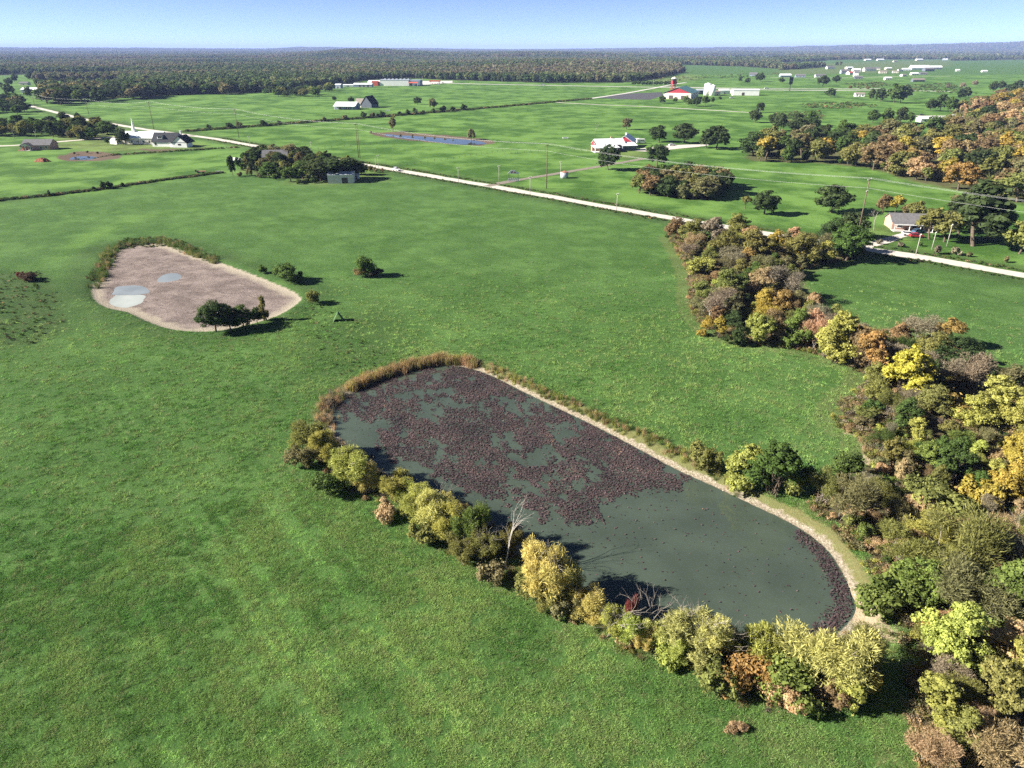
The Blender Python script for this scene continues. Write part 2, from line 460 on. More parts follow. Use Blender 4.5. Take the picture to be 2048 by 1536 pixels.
# mower lines, running along the field
rot = t.n('ShaderNodeVectorRotate', rotation_type='Z_AXIS'); t.l(FP, rot.inputs['Vector']); rot.inputs['Angle'].default_value = math.atan2(0.78, 0.62)
stv = t.mul(rot.outputs[0], (0.02, 0.85, 1.0)); n_str = t.noise(stv, 1.0, 4, 0.6)
stv2 = t.mul(rot.outputs[0], (0.012, 0.22, 1.0)); n_str2 = t.noise(stv2, 1.0, 2, 0.5)
g = t.mix(t.map(n_mid, 0.32, 0.68), (0.052, 0.116, 0.024), (0.098, 0.190, 0.046))
g = t.mix(t.map(n_big, 0.35, 0.65, 0.0, 0.55), g, (0.096, 0.182, 0.050))
g = t.mix(t.math('MULTIPLY', t.map(n_str, 0.56, 0.74), t.map(sep.outputs[1], 70, 170, 0.5, 0.12)), g, (0.150, 0.215, 0.070))
g = t.mix(t.math('MULTIPLY', t.map(n_str2, 0.55, 0.7), 0.35), g, (0.048, 0.104, 0.022))
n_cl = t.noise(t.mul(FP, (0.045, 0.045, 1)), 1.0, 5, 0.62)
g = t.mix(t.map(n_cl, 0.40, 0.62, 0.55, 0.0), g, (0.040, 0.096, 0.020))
br = t.mix(t.map(t.math('ADD', t.math('MULTIPLY', n_cl, 0.6), t.math('MULTIPLY', t.noise(t.mul(FP, (0.014, 0.014, 1)), 1.0, 5, 0.6), 0.4)), 0.42, 0.58), (0.046, 0.112, 0.016), (0.136, 0.250, 0.052))
g = t.mix(t.attr('bright'), g, br)
wd = t.mix(t.map(n_mid, 0.3, 0.7), (0.022, 0.052, 0.012), (0.058, 0.095, 0.028))
g = t.mix(t.math('MULTIPLY', t.attr('weed'), t.map(n_mid, 0.25, 0.6, 0.45, 1.0)), g, wd)
dr = t.mix(n_fine, (0.13, 0.125, 0.045), (0.27, 0.215, 0.105))
g = t.mix(t.math('MULTIPLY', t.attr('dryness'), t.map(n_fine, 0.35, 0.62)), g, dr)
wo = t.mix(t.map(n_fine, 0.3, 0.7), (0.055, 0.048, 0.025), (0.15, 0.115, 0.065))
wo = t.mix(t.map(n_mid, 0.45, 0.7, 0, 0.6), wo, (0.06, 0.075, 0.025))
wo = t.mix(t.map(sep.outputs[1], 600, 1500, 0, 0.8), wo, (0.035, 0.048, 0.018))
g = t.mix(t.map(t.math('ADD', t.attr('wood'), t.math('MULTIPLY', t.math('SUBTRACT', n_mid, 0.5), 0.7)), 0.3, 0.7), g, wo)
di = t.mix(n_fine, (0.07, 0.045, 0.032), (0.19, 0.135, 0.10))
g = t.mix(t.map(t.math('ADD', t.attr('dirt'), t.math('MULTIPLY', t.math('SUBTRACT', n_mid, 0.5), 0.8)), 0.35, 0.65), g, di)
# pond shore: pale dried mud and stones just above the water, dark wet mud below
jag = t.math('MULTIPLY', t.math('SUBTRACT', t.noise(FP, 0.7, 4, 0.65), 0.5), 2.2)
sdn = t.math('ADD', t.attr('sdp'), jag)
sh = t.mix(t.map(n_fine, 0.35, 0.65), (0.20, 0.155, 0.105), (0.46, 0.40, 0.31))
g = t.mix(t.map(sdn, 2.2, 4.2, 0.7, 0.0), g, dr)
g = t.mix(t.map(sdn, 0.9, 1.5, 1.0, 0.0), g, sh)
g = t.mix(t.map(t.math('ADD', t.attr('sdp'), t.math('MULTIPLY', jag, 0.3)), -0.15, 0.35, 1.0, 0.0), g, (0.07, 0.05, 0.035))
g = t.mix(t.map(t.math('ADD', t.attr('sand'), t.math('MULTIPLY', t.math('SUBTRACT', n_fine, 0.5), 1.2)), 0.35, 0.6), g, t.mix(n_fine, (0.34, 0.25, 0.15), (0.58, 0.47, 0.33)))
# drained pond: grey-mauve cracked mud with a pale rim
sdd_n = t.math('ADD', t.attr('sdd'), t.math('ADD', t.math('MULTIPLY', jag, 1.0), t.math('MULTIPLY', t.math('SUBTRACT', t.noise(FP, 0.16, 3, 0.6), 0.5), 7.0)))
mud = t.mix(t.map(t.noise(FP, 0.14, 6, 0.7), 0.38, 0.62), (0.15, 0.118, 0.105), (0.27, 0.215, 0.192))
mud = t.mix(t.map(n_fine, 0.45, 0.65, 0.0, 0.5), mud, (0.36, 0.30, 0.26))
vor = t.n('ShaderNodeTexVoronoi', feature='DISTANCE_TO_EDGE'); vor.inputs['Scale'].default_value = 0.9
dist = t.n('ShaderNodeVectorMath', operation='ADD'); t.l(FP, dist.inputs[0])
nv = t.n('ShaderNodeTexNoise'); nv.inputs['Scale'].default_value = 0.6; t.l(FP, nv.inputs['Vector'])
t.l(t.mul(nv.outputs['Color'], (1.6, 1.6, 0)), dist.inputs[1]); t.l(dist.outputs[0], vor.inputs['Vector'])
crk = t.math('MULTIPLY', t.map(vor.outputs['Distance'], 0.0, 0.07, 1.0, 0.0), t.map(t.noise(FP, 0.25, 3), 0.45, 0.6))
mud = t.mix(t.math('MULTIPLY', crk, 0.75), mud, (0.06, 0.046, 0.04))
trk = t.n('ShaderNodeVectorRotate', rotation_type='Z_AXIS'); t.l(dist.outputs[0], trk.inputs['Vector']); trk.inputs['Angle'].default_value = 0.55
rut = t.math('MULTIPLY', t.map(t.noise(t.mul(trk.outputs[0], (0.08, 0.9, 1)), 1.0, 4, 0.7), 0.55, 0.68), 0.6)
mud = t.mix(rut, mud, (0.085, 0.066, 0.056))
mud = t.mix(t.map(sdd_n, -3.2, -0.6), mud, t.mix(n_fine, (0.26, 0.215, 0.165), (0.48, 0.42, 0.33)))
g = t.mix(t.map(t.math('ADD', t.attr('sdd'), jag), 0.6, 1.5, 1.0, 0.0), g, mud)
g = t.mix(t.math('MULTIPLY', t.map(t.noise(FP, 1.1, 5, 0.7), 0.5, 0.68), t.map(t.attr('sdd'), 0, 2, 0.0, 0.55)), g, t.mix(0.5, g, (0.21, 0.29, 0.10)))
# blade-scale light and dark of the sward itself
g = t.mix(t.map(n_blade, 0.3, 0.7, 0.0, 1.0), t.mix(0.30, g, (0.0, 0.0, 0.0)), g)
hsum = t.math('ADD', t.math('MULTIPLY', n_fine, 1.0), t.math('MULTIPLY', n_blade, 0.6))
near = t.map(sep.outputs[1], 150, 420, 1.0, 0.15)
bn = t.n('ShaderNodeBump'); bn.inputs['Distance'].default_value = 0.35; t.l(hsum, bn.inputs['Height']); t.l(t.math('MULTIPLY', near, 0.6), bn.inputs['Strength'])
b = t.n('ShaderNodeBsdfPrincipled'); t.l(g, b.inputs['Base Color']); b.inputs['Roughness'].default_value = 0.95; b.inputs['Specular IOR Level'].default_value = 0.1
t.l(bn.outputs[0], b.inputs['Normal'])
t.out(b.outputs[0])
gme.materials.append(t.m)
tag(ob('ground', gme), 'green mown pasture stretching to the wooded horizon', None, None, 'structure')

# ---- water
def water(name, deep, rough=0.06, ripple=0.05, spec=0.5):
    t = NT(name); P = t.pos()
    n = t.noise(P, 1.2, 3, 0.6); n2 = t.noise(P, 0.12, 3)
    c = t.mix(t.map(n2, 0.3, 0.7), tuple(x*0.85 for x in deep), tuple(x*1.15 for x in deep))
    t.out(t.bsdf(c, rough, spec, 0, n, ripple, 0.02)); return t.m
def sheet(name, poly, z, mat, kind='structure', label=None):
    """closed outline filled as one flat sheet"""
    bm = bmesh.new()
    vs_ = [bm.verts.new((x, y, z)) for x, y in poly]
    f = bm.faces.new(vs_)
    bmesh.ops.triangulate(bm, faces=[f]); bmesh.ops.recalc_face_normals(bm, faces=bm.faces)
    for f in bm.faces:
        if f.normal.z < 0: f.normal_flip()
    me = bpy.data.meshes.new(name); bm.to_mesh(me); bm.free(); me.materials.append(mat)
    o = ob(name, me); o['kind'] = kind
    if label: o['label'] = label
    return o
def grow(poly, d):
    n = len(poly); out = []
    area = sum(poly[i][0]*poly[(i+1) % n][1]-poly[(i+1) % n][0]*poly[i][1] for i in range(n))
    s = 1 if area > 0 else -1
    for i in range(n):
        ax, ay = poly[i-1]; bx, by = poly[(i+1) % n]
        tx, ty = bx-ax, by-ay; L = math.hypot(tx, ty) or 1
        out.append((poly[i][0]+s*ty/L*d, poly[i][1]-s*tx/L*d))
    return out
M_POND = water('turbid_pond_water', (0.052, 0.069, 0.051), 0.07, 0.03, 0.45)
M_POND2 = water('small_pond_water', (0.05, 0.06, 0.06), 0.04, 0.03)
M_PUD = water('milky_puddle_water', (0.36, 0.38, 0.34), 0.05, 0.0, 0.5)
M_PUDB = water('shallow_puddle_water', (0.22, 0.24, 0.24), 0.03, 0.0, 0.7)
sheet('pond_water', grow(POND, 0.9), POND_Z, M_POND, label='grey-green farm pond water partly covered by brown lotus leaves')
sheet('pond_water', grow(P2, 1.0), P2_Z+0.02, M_POND2, label='small dirt-rimmed pond reflecting the sky')
sheet('pond_water', grow(P3, 1.0), P3_Z+0.02, M_POND2, label='long narrow pond in the far pasture')
def blob(cx, cy, rx, ry, z, seed, n=48, amp=0.35):
    out = []
    for i in range(n):
        a = 2*math.pi*i/n
        r = 1+amp*(float(fbm(np.array([math.cos(a)*1.7+seed]), np.array([math.sin(a)*1.7]), seed, 3)[0])-0.5)*2
        out.append(G(cx+rx*math.cos(a)*r, cy+ry*math.sin(a)*r, z))
    return out
PZ = DRY_Z-0.075
sheet('puddle', blob(245, 603, 60, 18, PZ, 2, amp=0.1), PZ-0.03, M_PUD, label='milky white puddle in the drained pond')
sheet('puddle', blob(252, 577, 62, 13, PZ, 7, amp=0.1), PZ, M_PUDB, label='blue shallow puddle next to the milky one')
sheet('puddle', blob(342, 556, 62, 16, PZ, 12, amp=0.1), PZ, M_PUDB, label='blue puddle in the middle of the drained pond')

# ---- roads
def gravel(name, a, b, tr=0.25):
    t = NT(name); P = t.pos()
    n = t.noise(P, 0.5, 5, 0.7); n2 = t.noise(P, 4.0, 4, 0.7)
    c = t.mix(t.map(n, 0.3, 0.7), a, b); c = t.mix(t.map(n2, 0.35, 0.7, 0, 0.35), c, tuple(x*0.6 for x in a))
    t.out(t.bsdf(c, 0.95, 0.1, 0, n2, 0.3, 0.03)); return t.m
M_GRAV = gravel('pale_gravel', (0.44, 0.40, 0.35), (0.60, 0.55, 0.49))
M_GRAVD = gravel('brown_track', (0.17, 0.15, 0.12), (0.27, 0.23, 0.19))
M_CONC = gravel('pale_concrete', (0.45, 0.43, 0.40), (0.56, 0.53, 0.49))
M_ASPH = gravel('grey_asphalt', (0.06, 0.06, 0.065), (0.10, 0.10, 0.105))
def ribbon(name, pts, w, mat, label, z=0.06, step=3.0, wob=0.6, seed=1):
    P = [Vector((x, y, 0)) for x, y in pts]; S = []
    for a, b in zip(P[:-1], P[1:]):
        n = max(1, int((b-a).length/step))
        S += [a.lerp(b, i/n) for i in range(n)]
    S.append(P[-1]); V = []; Fs = []
    for _ in range(3): S = [S[0]]+[(S[i-1]+S[i]*2+S[i+1])/4 for i in range(1, len(S)-1)]+[S[-1]]
    for i, p in enumerate(S):
        d = (S[min(i+1, len(S)-1)]-S[max(i-1, 0)]).normalized(); nrm = Vector((-d.y, d.x, 0))
        for k, s in enumerate((-1, -0.33, 0.33, 1)):
            j = wob*(float(vnoise(np.array([i*0.45]), np.array([s*7.3]), seed)[0])-0.5)*2 if abs(s) == 1 else 0
            q = p+nrm*(s*w/2+j)
            V.append((q.x, q.y, Z(q.x, q.y)+z-(0.02 if abs(s) == 1 else 0)))
    for i in range(len(S)-1):
        for k in range(3): Fs.append((i*4+k, i*4+k+1, i*4+5+k, i*4+4+k))
    me = mesh_np(name, np.array(V), np.array(Fs)[:, ::-1], mat, True)
    for p in me.polygons:
        if p.normal.z < 0: me.flip_normals(); break
    o = ob(name, me); o['kind'] = 'structure'; o['label'] = label
    return o
ribbon('gravel_road', ROAD, 6.2, M_GRAV, 'straight pale gravel road crossing the pastures')
ribbon('driveway', [G(*p) for p in [(1716,497),(1745,489),(1775,480),(1806,469),(1835,466)]], 4.2, M_GRAV, 'pale gravel driveway up to the brick house', 0.075)
ribbon('driveway', [G(*p) for p in [(975,373),(1000,366.5),(1030,361),(1085,352),(1150,341),(1215,330),(1290,317)]], 4.5, M_GRAVD, 'brown farm driveway starting at the white gate sign', 0.075)
ribbon('gravel_lane', [G(*p) for p in [(-60,294),(30,291),(110,284),(160,280),(215,275),(262,273),(330,268),(390,272)]], 6.0, M_GRAV, 'pale gravel lane behind the dark-roofed house')
ribbon('field_track', [G(*p) for p in [(1098,203.5),(1130,206),(1200,209.5),(1290,213),(1400,219),(1500,225)]], 5.0, M_GRAV, 'white gravel track along the pasture edge')
ribbon('highway', [G(*p) for p in [(740,161),(850,165),(950,168),(1100,171),(1250,173.5),(1400,176),(1540,180),(1640,181),(1760,180),(1900,183)]], 13.0, M_CONC, 'pale highway in front of the far woods', 0.12, 12)
ribbon('highway', [G(*p) for p in [(1330,173.5),(1450,176),(1540,177.2),(1640,178),(1760,177)]], 10.0, M_CONC, 'second carriageway of the pale highway', 0.12, 12)
ribbon('side_road', [G(*p) for p in [(1182,197),(1250,187),(1310,176),(1345,169),(1372,165)]], 7.0, M_CONC, 'pale side road leading to the asphalt car park', 0.14, 8)
ribbon('gravel_lane', [G(*p) for p in [(1800,231.5),(1850,231.5),(1900,232),(1960,233)]], 6.0, M_GRAV, 'white gravel lane in front of the carport')
ribbon('driveway', [G(*p) for p in [(1870,232),(1868,237),(1858,243)]], 8.0, M_GRAV, 'wide pale gravel yard by the long white roof')
ribbon('gravel_lane', [G(*p) for p in [(1540,155),(1640,156.5),(1730,155),(1800,153),(1900,153)]], 7.0, M_CONC, 'pale road in front of the distant village', 0.15, 12)
sheet('gravel_yard', smooth_poly([G(*p) for p in [(1262,300),(1290,296),(1345,290),(1420,288.5),(1415,292),(1350,298),(1300,304),(1270,302)]], 2), 0.07, M_GRAV, label='pale gravel yard beside the red and white barn house')
sheet('car_park', [G(*p) for p in [(1192,195.5),(1252,187.5),(1324,184.5),(1326,191),(1300,199.5),(1240,198.5)]], 0.10, M_ASPH, label='dark asphalt car park by the red barn')
sheet('concrete_apron', [G(*p) for p in [(735,170),(840,170),(905,165.5),(905,161.5),(735,163)]], 0.10, M_CONC, label='pale concrete forecourt round the shop')
# ================================================================== plants
def leaf_mat(name, source):
    t = NT(name)
    if source == 'object': base = t.n('ShaderNodeObjectInfo').outputs['Color']
    else: base = t.attr('tintcol', 'Color', 'INSTANCER')
    tint = t.attr('tint')
    hs = t.n('ShaderNodeHueSaturation'); t.l(base, hs.inputs['Color'])
    t.l(t.map(tint, 0, 1, 0.510, 0.488, False), hs.inputs['Hue'])
    t.l(t.map(tint, 0, 1, 0.5, 1.55, False), hs.inputs['Value'])
    d = t.n('ShaderNodeBsdfDiffuse'); t.l(hs.outputs[0], d.inputs['Color'])
    tr = t.n('ShaderNodeBsdfTranslucent'); t.l(hs.outputs[0], tr.inputs['Color'])
    m = t.n('ShaderNodeMixShader'); m.inputs[0].default_value = 0.38
    t.l(d.outputs[0], m.inputs[1]); t.l(tr.outputs[0], m.inputs[2])
    return t.out(m.outputs[0])
M_LEAF = leaf_mat('leaves', 'object')
M_LEAFI = leaf_mat('leaves_in_mass', 'instance')
M_BARK = simple('brown_bark', (0.11, 0.085, 0.062), 0.9, 0.1, 0, 0.35, 3.0, 0.3)
M_BARKW = simple('bleached_wood', (0.44, 0.40, 0.35), 0.85, 0.1, 0, 0.25, 3.0, 0.2)
M_BARKG = simple('grey_bark', (0.24, 0.21, 0.18), 0.9, 0.1, 0, 0.3, 3.0, 0.3)

def leaf_quads(P, N, size, aspect, rng, droop=0.0, D=None):
    """leaf faces at P facing N; returns verts, faces"""
    n = len(P)
    N = N/np.maximum(np.linalg.norm(N, axis=1, keepdims=True), 1e-6)
    r = rng.normal(size=(n, 3)); r[:, 2] -= droop
    if D is not None: r = r*0.45+D
    T = r-N*np.sum(r*N, 1, keepdims=True); T /= np.maximum(np.linalg.norm(T, axis=1, keepdims=True), 1e-6)
    B = np.cross(N, T)
    a = (size[:, None]*0.5*T); b = (size[:, None]*0.5*aspect*B)
    bend = N*size[:, None]*0.12
    V = np.stack([P-a, P+b-bend, P+a, P-b-bend], 1).reshape(-1, 3)
    return V, np.arange(4*n).reshape(n, 4)
def lobe_leaves(lobes, n, leaf, aspect, rng, clump=0.32, nclump=14, up=0.35, jit=0.7, droop=0.0, fill=0.12, spray=0.0):
    """leaves gathered in clumps over the lobes of a crown"""
    vol = np.array([l[1][0]*l[1][1]*l[1][2] for l in lobes])**0.75; vol /= vol.sum()
    Ps = []; Ns = []; Ts = []; Ds = []
    for li, (c, r) in enumerate(lobes):
        c = np.array(c); r = np.array(r)
        m = int(n*vol[li]); k = max(4, int(nclump*(0.6+vol[li]*len(lobes)*0.4)))
        d = rng.normal(size=(k, 3)); d[:, 2] = d[:, 2]*0.9+0.25; d /= np.linalg.norm(d, axis=1, keepdims=True)
        cc = c+d*r*rng.uniform(0.55, 0.98, (k, 1)); cr = clump*r.mean()*rng.uniform(0.7, 1.35, k); ct = rng.uniform(0, 1, k)
        w = rng.integers(0, k, m)
        q = rng.normal(size=(m, 3)); q /= np.linalg.norm(q, axis=1, keepdims=True)
        rr = cr[w][:, None]*np.cbrt(rng.uniform(0.25, 1.0, (m, 1)))
        p = cc[w]+q*rr*np.array([1.15, 1.15, 0.85])
        f = rng.uniform(size=m) < fill
        p[f] = c+(rng.normal(size=(f.sum(), 3))*0.42)*r
        nn = q*0.8+d[w]*0.5+np.array([0, 0, up])+rng.normal(size=(m, 3))*jit*0.6
        if spray: nn = rng.normal(size=(m, 3))+d[w]*0.3
        Ds.append((q*0.6+d[w]*0.6+np.array([0, 0, 0.55]))*spray)
        Ps.append(p); Ns.append(nn); Ts.append(np.clip(0.5*ct[w]+0.5*rng.uniform(0, 1, m), 0, 1))
    P_ = np.concatenate(Ps); N_ = np.concatenate(Ns); T_ = np.concatenate(Ts); D_ = np.concatenate(Ds)
    keep = P_[:, 2] > 0.05
    P_, N_, T_, D_ = P_[keep], N_[keep], T_[keep], D_[keep]
    s = leaf*np.clip(rng.lognormal(0, 0.38, len(P_)), 0.4, 2.1)
    Vv, Ff = leaf_quads(P_, N_, s, aspect, rng, droop, D_ if spray else None)
    return Vv, Ff, np.repeat(T_, 4)
def crown_mesh(name, data, mat):
    V_, F_, T_ = data
    me = mesh_np(name, V_, F_, mat); attr(me, 'tint', T_); return me
def limb(a, b, rng, seg=5, wig=0.08):
    a = Vector(a); b = Vector(b); L = (b-a).length; out = [a]
    for i in range(1, seg):
        p = a.lerp(b, i/seg); p += Vector(rng.normal(size=3).tolist())*wig*L*0.5; p.z += 0.08*L*math.sin(math.pi*i/seg)*0.5
        out.append(p)
    return out+[b]
def stem_mesh(name, h0, tips, rng, r0, mat, fork=0.3, n=6, base_spread=0.0):
    """tapered trunk with limbs running to the given tips"""
    mb = MB()
    top = Vector((rng.normal()*0.03*h0, rng.normal()*0.03*h0, fork*h0))
    if base_spread == 0:
        mb.tube([(0, 0, -0.25), (0, 0, 0.1), tuple(top*0.5), tuple(top)], [r0*1.35, r0*1.1, r0*0.85, r0*0.75], n+2)
    for tp in tips:
        if base_spread:
            a = Vector((rng.normal()*base_spread, rng.normal()*base_spread, -0.2)); 
        else: a = top.lerp(Vector((0, 0, fork*h0*0.8)), rng.uniform(0, 1))
        pts = limb(a, tp, rng); k = len(pts); rr = r0*(0.5 if not base_spread else 0.6)*rng.uniform(0.7, 1.1)
        mb.tube(pts, [rr*(1-0.85*i/(k-1)) for i in range(k)], n)
        for _ in range(2):
            i = int(rng.integers(1, k-1)); d = Vector(rng.normal(size=3).tolist()); d.z = abs(d.z)*0.6+0.2
            q = pts[i]+d.normalized()*h0*rng.uniform(0.10, 0.2)
            mb.tube([pts[i], pts[i].lerp(q, 0.5)+Vector((0, 0, 0.02*h0)), q], [rr*0.4, rr*0.25, rr*0.06], 4)
    me = bpy.data.meshes.new(name); me.from_pydata(mb.v, [], mb.f); me.update(); me.materials.append(mat)
    me.polygons.foreach_set('use_smooth', np.ones(len(me.polygons), bool))
    return me
PROTO = {}
def reg(kind, h0, stem, crown): PROTO.setdefault(kind, []).append((h0, stem, crown))
def build_kind(kind, count, h0, nleaf, leaf, aspect, seed, shape, mat=None, bark=None, inst=False):
    for i in range(count):
        rng = np.random.default_rng(seed*100+i)
        lobes = []; tips = []
        opt = dict(clump=0.29, nclump=20, up=0.35, jit=0.7, droop=0.0, fill=0.12)
        spread = 0.0; r0 = h0*0.022; fork = 0.32
        if shape == 'oak':
            k = rng.integers(6, 9); R = h0*rng.uniform(0.36, 0.46)
            for j in range(k):
                a = 2*math.pi*j/k+rng.uniform(-.4, .4); q = R*rng.uniform(0.4, 0.75)
                lobes.append(((q*math.cos(a), q*math.sin(a), h0*rng.uniform(0.42, 0.68)), (R*rng.uniform(.38, .56), R*rng.uniform(.38, .56), h0*rng.uniform(.15, .22))))
                if j % 2: lobes.append(((q*.95*math.cos(a+.5), q*.95*math.sin(a+.5), h0*rng.uniform(0.27, 0.38)), (R*rng.uniform(.32, .46), R*rng.uniform(.32, .46), h0*rng.uniform(.12, .17))))
            lobes.append(((0, 0, h0*0.76), (R*.55, R*.55, h0*.21)))
            tips = [l[0] for l in lobes]
        elif shape == 'tall':
            k = rng.integers(5, 8); R = h0*rng.uniform(0.26, 0.34)
            for j in range(k):
                a = rng.uniform(0, 2*math.pi); q = R*rng.uniform(0.25, 0.7)
                lobes.append(((q*math.cos(a), q*math.sin(a), h0*rng.uniform(0.35, 0.78)), (R*rng.uniform(.4, .65), R*rng.uniform(.4, .65), h0*rng.uniform(.14, .24))))
            lobes.append(((0, 0, h0*0.8), (R*.5, R*.5, h0*.18)))
            tips = [l[0] for l in lobes]
        elif shape == 'bushy':
            k = rng.integers(8, 12); R = h0*rng.uniform(0.34, 0.44)
            for j in range(k):
                zz = rng.uniform(0.12, 0.80); a = rng.uniform(0, 2*math.pi); q = R*rng.uniform(0.25, 0.85)*(1.15-0.75*zz)
                lobes.append(((q*math.cos(a), q*math.sin(a), h0*zz), (R*rng.uniform(.34, .55), R*rng.uniform(.34, .55), h0*rng.uniform(.12, .2))))
            lobes.append(((0, 0, h0*0.82), (R*.42, R*.42, h0*.17)))
            tips = [l[0] for l in lobes]; spread = h0*0.03; r0 = h0*0.016
        elif shape == 'willow':
            k = rng.integers(10, 14); R = h0*rng.uniform(0.40, 0.50)
            for j in range(k):
                a = 2*math.pi*j/k*1.62+rng.uniform(-.5, .5); q = R*rng.uniform(0.15, 0.85); zz = h0*rng.uniform(0.28, 0.70)
                lobes.append(((q*math.cos(a), q*math.sin(a), zz), (R*rng.uniform(.25, .38), R*rng.uniform(.25, .38), h0*rng.uniform(.17, .27))))
            tips = [(l[0][0]*1.05, l[0][1]*1.05, l[0][2]+l[1][2]*rng.uniform(.7, 1.9)) for l in lobes]
            opt.update(clump=0.42, nclump=13, up=0.25, jit=1.0, droop=0.0, fill=0.2, spray=1.0); spread = h0*0.05; r0 = h0*0.015
        elif shape == 'shrub':
            k = rng.integers(4, 7); R = h0*rng.uniform(0.55, 0.8)
            for j in range(k):
                a = rng.uniform(0, 2*math.pi); q = R*rng.uniform(0.2, 0.65)
                lobes.append(((q*math.cos(a), q*math.sin(a), h0*rng.uniform(0.3, 0.62)), (R*rng.uniform(.35, .55), R*rng.uniform(.35, .55), h0*rng.uniform(.22, .38))))
            tips = [(l[0][0], l[0][1], l[0][2]+h0*.2) for l in lobes]
            opt.update(clump=0.42, nclump=9, fill=0.2); spread = h0*0.08; r0 = h0*0.018
        elif shape == 'feather':
            k = rng.integers(7, 10); R = h0*rng.uniform(0.4, 0.55)
            for j in range(k):
                a = rng.uniform(0, 2*math.pi); q = R*rng.uniform(0.3, 0.8)
                lobes.append(((q*math.cos(a), q*math.sin(a), h0*rng.uniform(0.5, 0.78)), (R*rng.uniform(.3, .45), R*rng.uniform(.3, .45), h0*rng.uniform(.14, .24))))
            tips = [(l[0][0]*1.1, l[0][1]*1.1, l[0][2]+h0*.12) for l in lobes]
            opt.update(clump=0.62, nclump=8, up=0.0, jit=1.4, fill=0.3, spray=1.0); spread = h0*0.06; r0 = h0*0.015
        crown = crown_mesh(kind+'_crown', lobe_leaves(lobes, nleaf, leaf, aspect, rng, **opt), mat or M_LEAF)
        stem = stem_mesh(kind+'_trunk', h0, tips[:(13 if not inst else 4)], rng, r0, bark or M_BARK, fork, 6 if not inst else 4, spread)
        reg(kind, h0, stem, crown)
build_kind('willow', 6, 7.0, 16000, 0.42, 0.14, 1, 'willow', bark=M_BARKG)
build_kind('near_tree', 6, 8.0, 14000, 0.23, 0.7, 2, 'bushy')
build_kind('near_oak', 4, 9.0, 15000, 0.25, 0.7, 3, 'oak')
build_kind('shrub', 6, 2.4, 4600, 0.165, 0.65, 4, 'shrub')
build_kind('feather', 5, 5.0, 8500, 0.30, 0.14, 5, 'feather', bark=M_BARKG)
build_kind('mid_oak', 6, 13.0, 5200, 0.62, 0.75, 6, 'oak')
build_kind('mid_tall', 4, 11.0, 4200, 0.54, 0.75, 7, 'tall')
build_kind('mid_shrub', 3, 4.0, 900, 0.55, 0.75, 8, 'shrub')
build_kind('far_tree', 5, 13.0, 950, 1.35, 0.8, 9, 'oak')
def bare_mesh(name, h0, seed, mat, r0=0.02, depth=4, spread=0.62):
    rng = np.random.default_rng(seed); mb = MB()
    def grow_(p, d, L, r, lv):
        pts = [p]; q = p.copy(); dd = d.copy()
        for i in range(3):
            dd = (dd+Vector(rng.normal(size=3).tolist())*0.13).normalized(); q = q+dd*L/3; pts.append(q.copy())
        mb.tube(pts, [r, r*0.85, r*0.72, r*0.58], 6 if lv < 2 else 4, lv == 0)
        if lv >= depth: return
        k = 3 if lv < 2 else 2
        for j in range(k):
            a = rng.uniform(0, 2*math.pi); side = dd.orthogonal().normalized(); side.rotate(Matrix.Rotation(a, 3, dd))
            nd = (dd+side*spread*rng.uniform(0.6, 1.3)+Vector((0, 0, 0.18))).normalized()
            grow_(pts[-1] if j < 2 else pts[2], nd, L*rng.uniform(0.55, 0.82), r*0.56, lv+1)
    grow_(Vector((0, 0, -0.2)), Vector((0, 0, 1)), h0*0.34, h0*r0, 0)
    me = bpy.data.meshes.new(name); me.from_pydata(mb.v, [], mb.f); me.update(); me.materials.append(mat)
    me.polygons.foreach_set('use_smooth', np.ones(len(me.polygons), bool)); return me
BARE = [bare_mesh('dead_tree_limbs', 8.0, 40+i, M_BARKW, 0.012, 5, 0.5) for i in range(3)]
BARE_TWIG = [bare_mesh('bare_twigs', 5.0, 60+i, M_BARKG, 0.012, 4, 0.8) for i in range(2)]

COLS = {'deep green': (0.062, 0.090, 0.034), 'green': (0.085, 0.135, 0.036), 'bright green': (0.155, 0.20, 0.05), 'olive': (0.19, 0.195, 0.06), 'dull olive': (0.185, 0.172, 0.080),
        'yellow-green': (0.33, 0.34, 0.085), 'pale yellow-green': (0.46, 0.44, 0.15), 'amber': (0.48, 0.40, 0.13), 'golden yellow': (0.36, 0.28, 0.06), 'bright yellow': (0.50, 0.42, 0.07), 'orange': (0.33, 0.22, 0.075),
        'rust-brown': (0.235, 0.168, 0.082), 'tan': (0.42, 0.30, 0.16), 'grey-brown': (0.25, 0.212, 0.145), 'dark brown': (0.085, 0.062, 0.045), 'salmon': (0.42, 0.27, 0.16), 'crimson': (0.20, 0.065, 0.05)}
RNG = random.Random(5)
NPR = np.random.default_rng(77)
COUNT = {}
def plant(name, kind, x, y, h, col, label, cat, group=None, wide=1.0, stem_name='trunk', crown_name='crown', sink=0.0):
    """one tree or shrub: Empty at the foot, trunk and crown under it"""
    i = COUNT.get(kind, 0); COUNT[kind] = i+1
    h0, sm, cm = PROTO[kind][i % len(PROTO[kind])]
    r = thing(name, label, cat, (x, y, Z(x, y)-sink), RNG.uniform(0, 6.283), group)
    s = h/h0; r.scale = (s*wide*RNG.uniform(.92, 1.08), s*wide*RNG.uniform(.92, 1.08), s)
    a = bpy.data.objects.new(stem_name, sm); link(a, r)
    c = bpy.data.objects.new(crown_name, cm); link(c, r)
    b = COLS[col]; v = RNG.uniform(0.85, 1.15)
    c.color = (b[0]*v*RNG.uniform(.92, 1.08), b[1]*v*RNG.uniform(.94, 1.06), b[2]*v, 1)
    return r
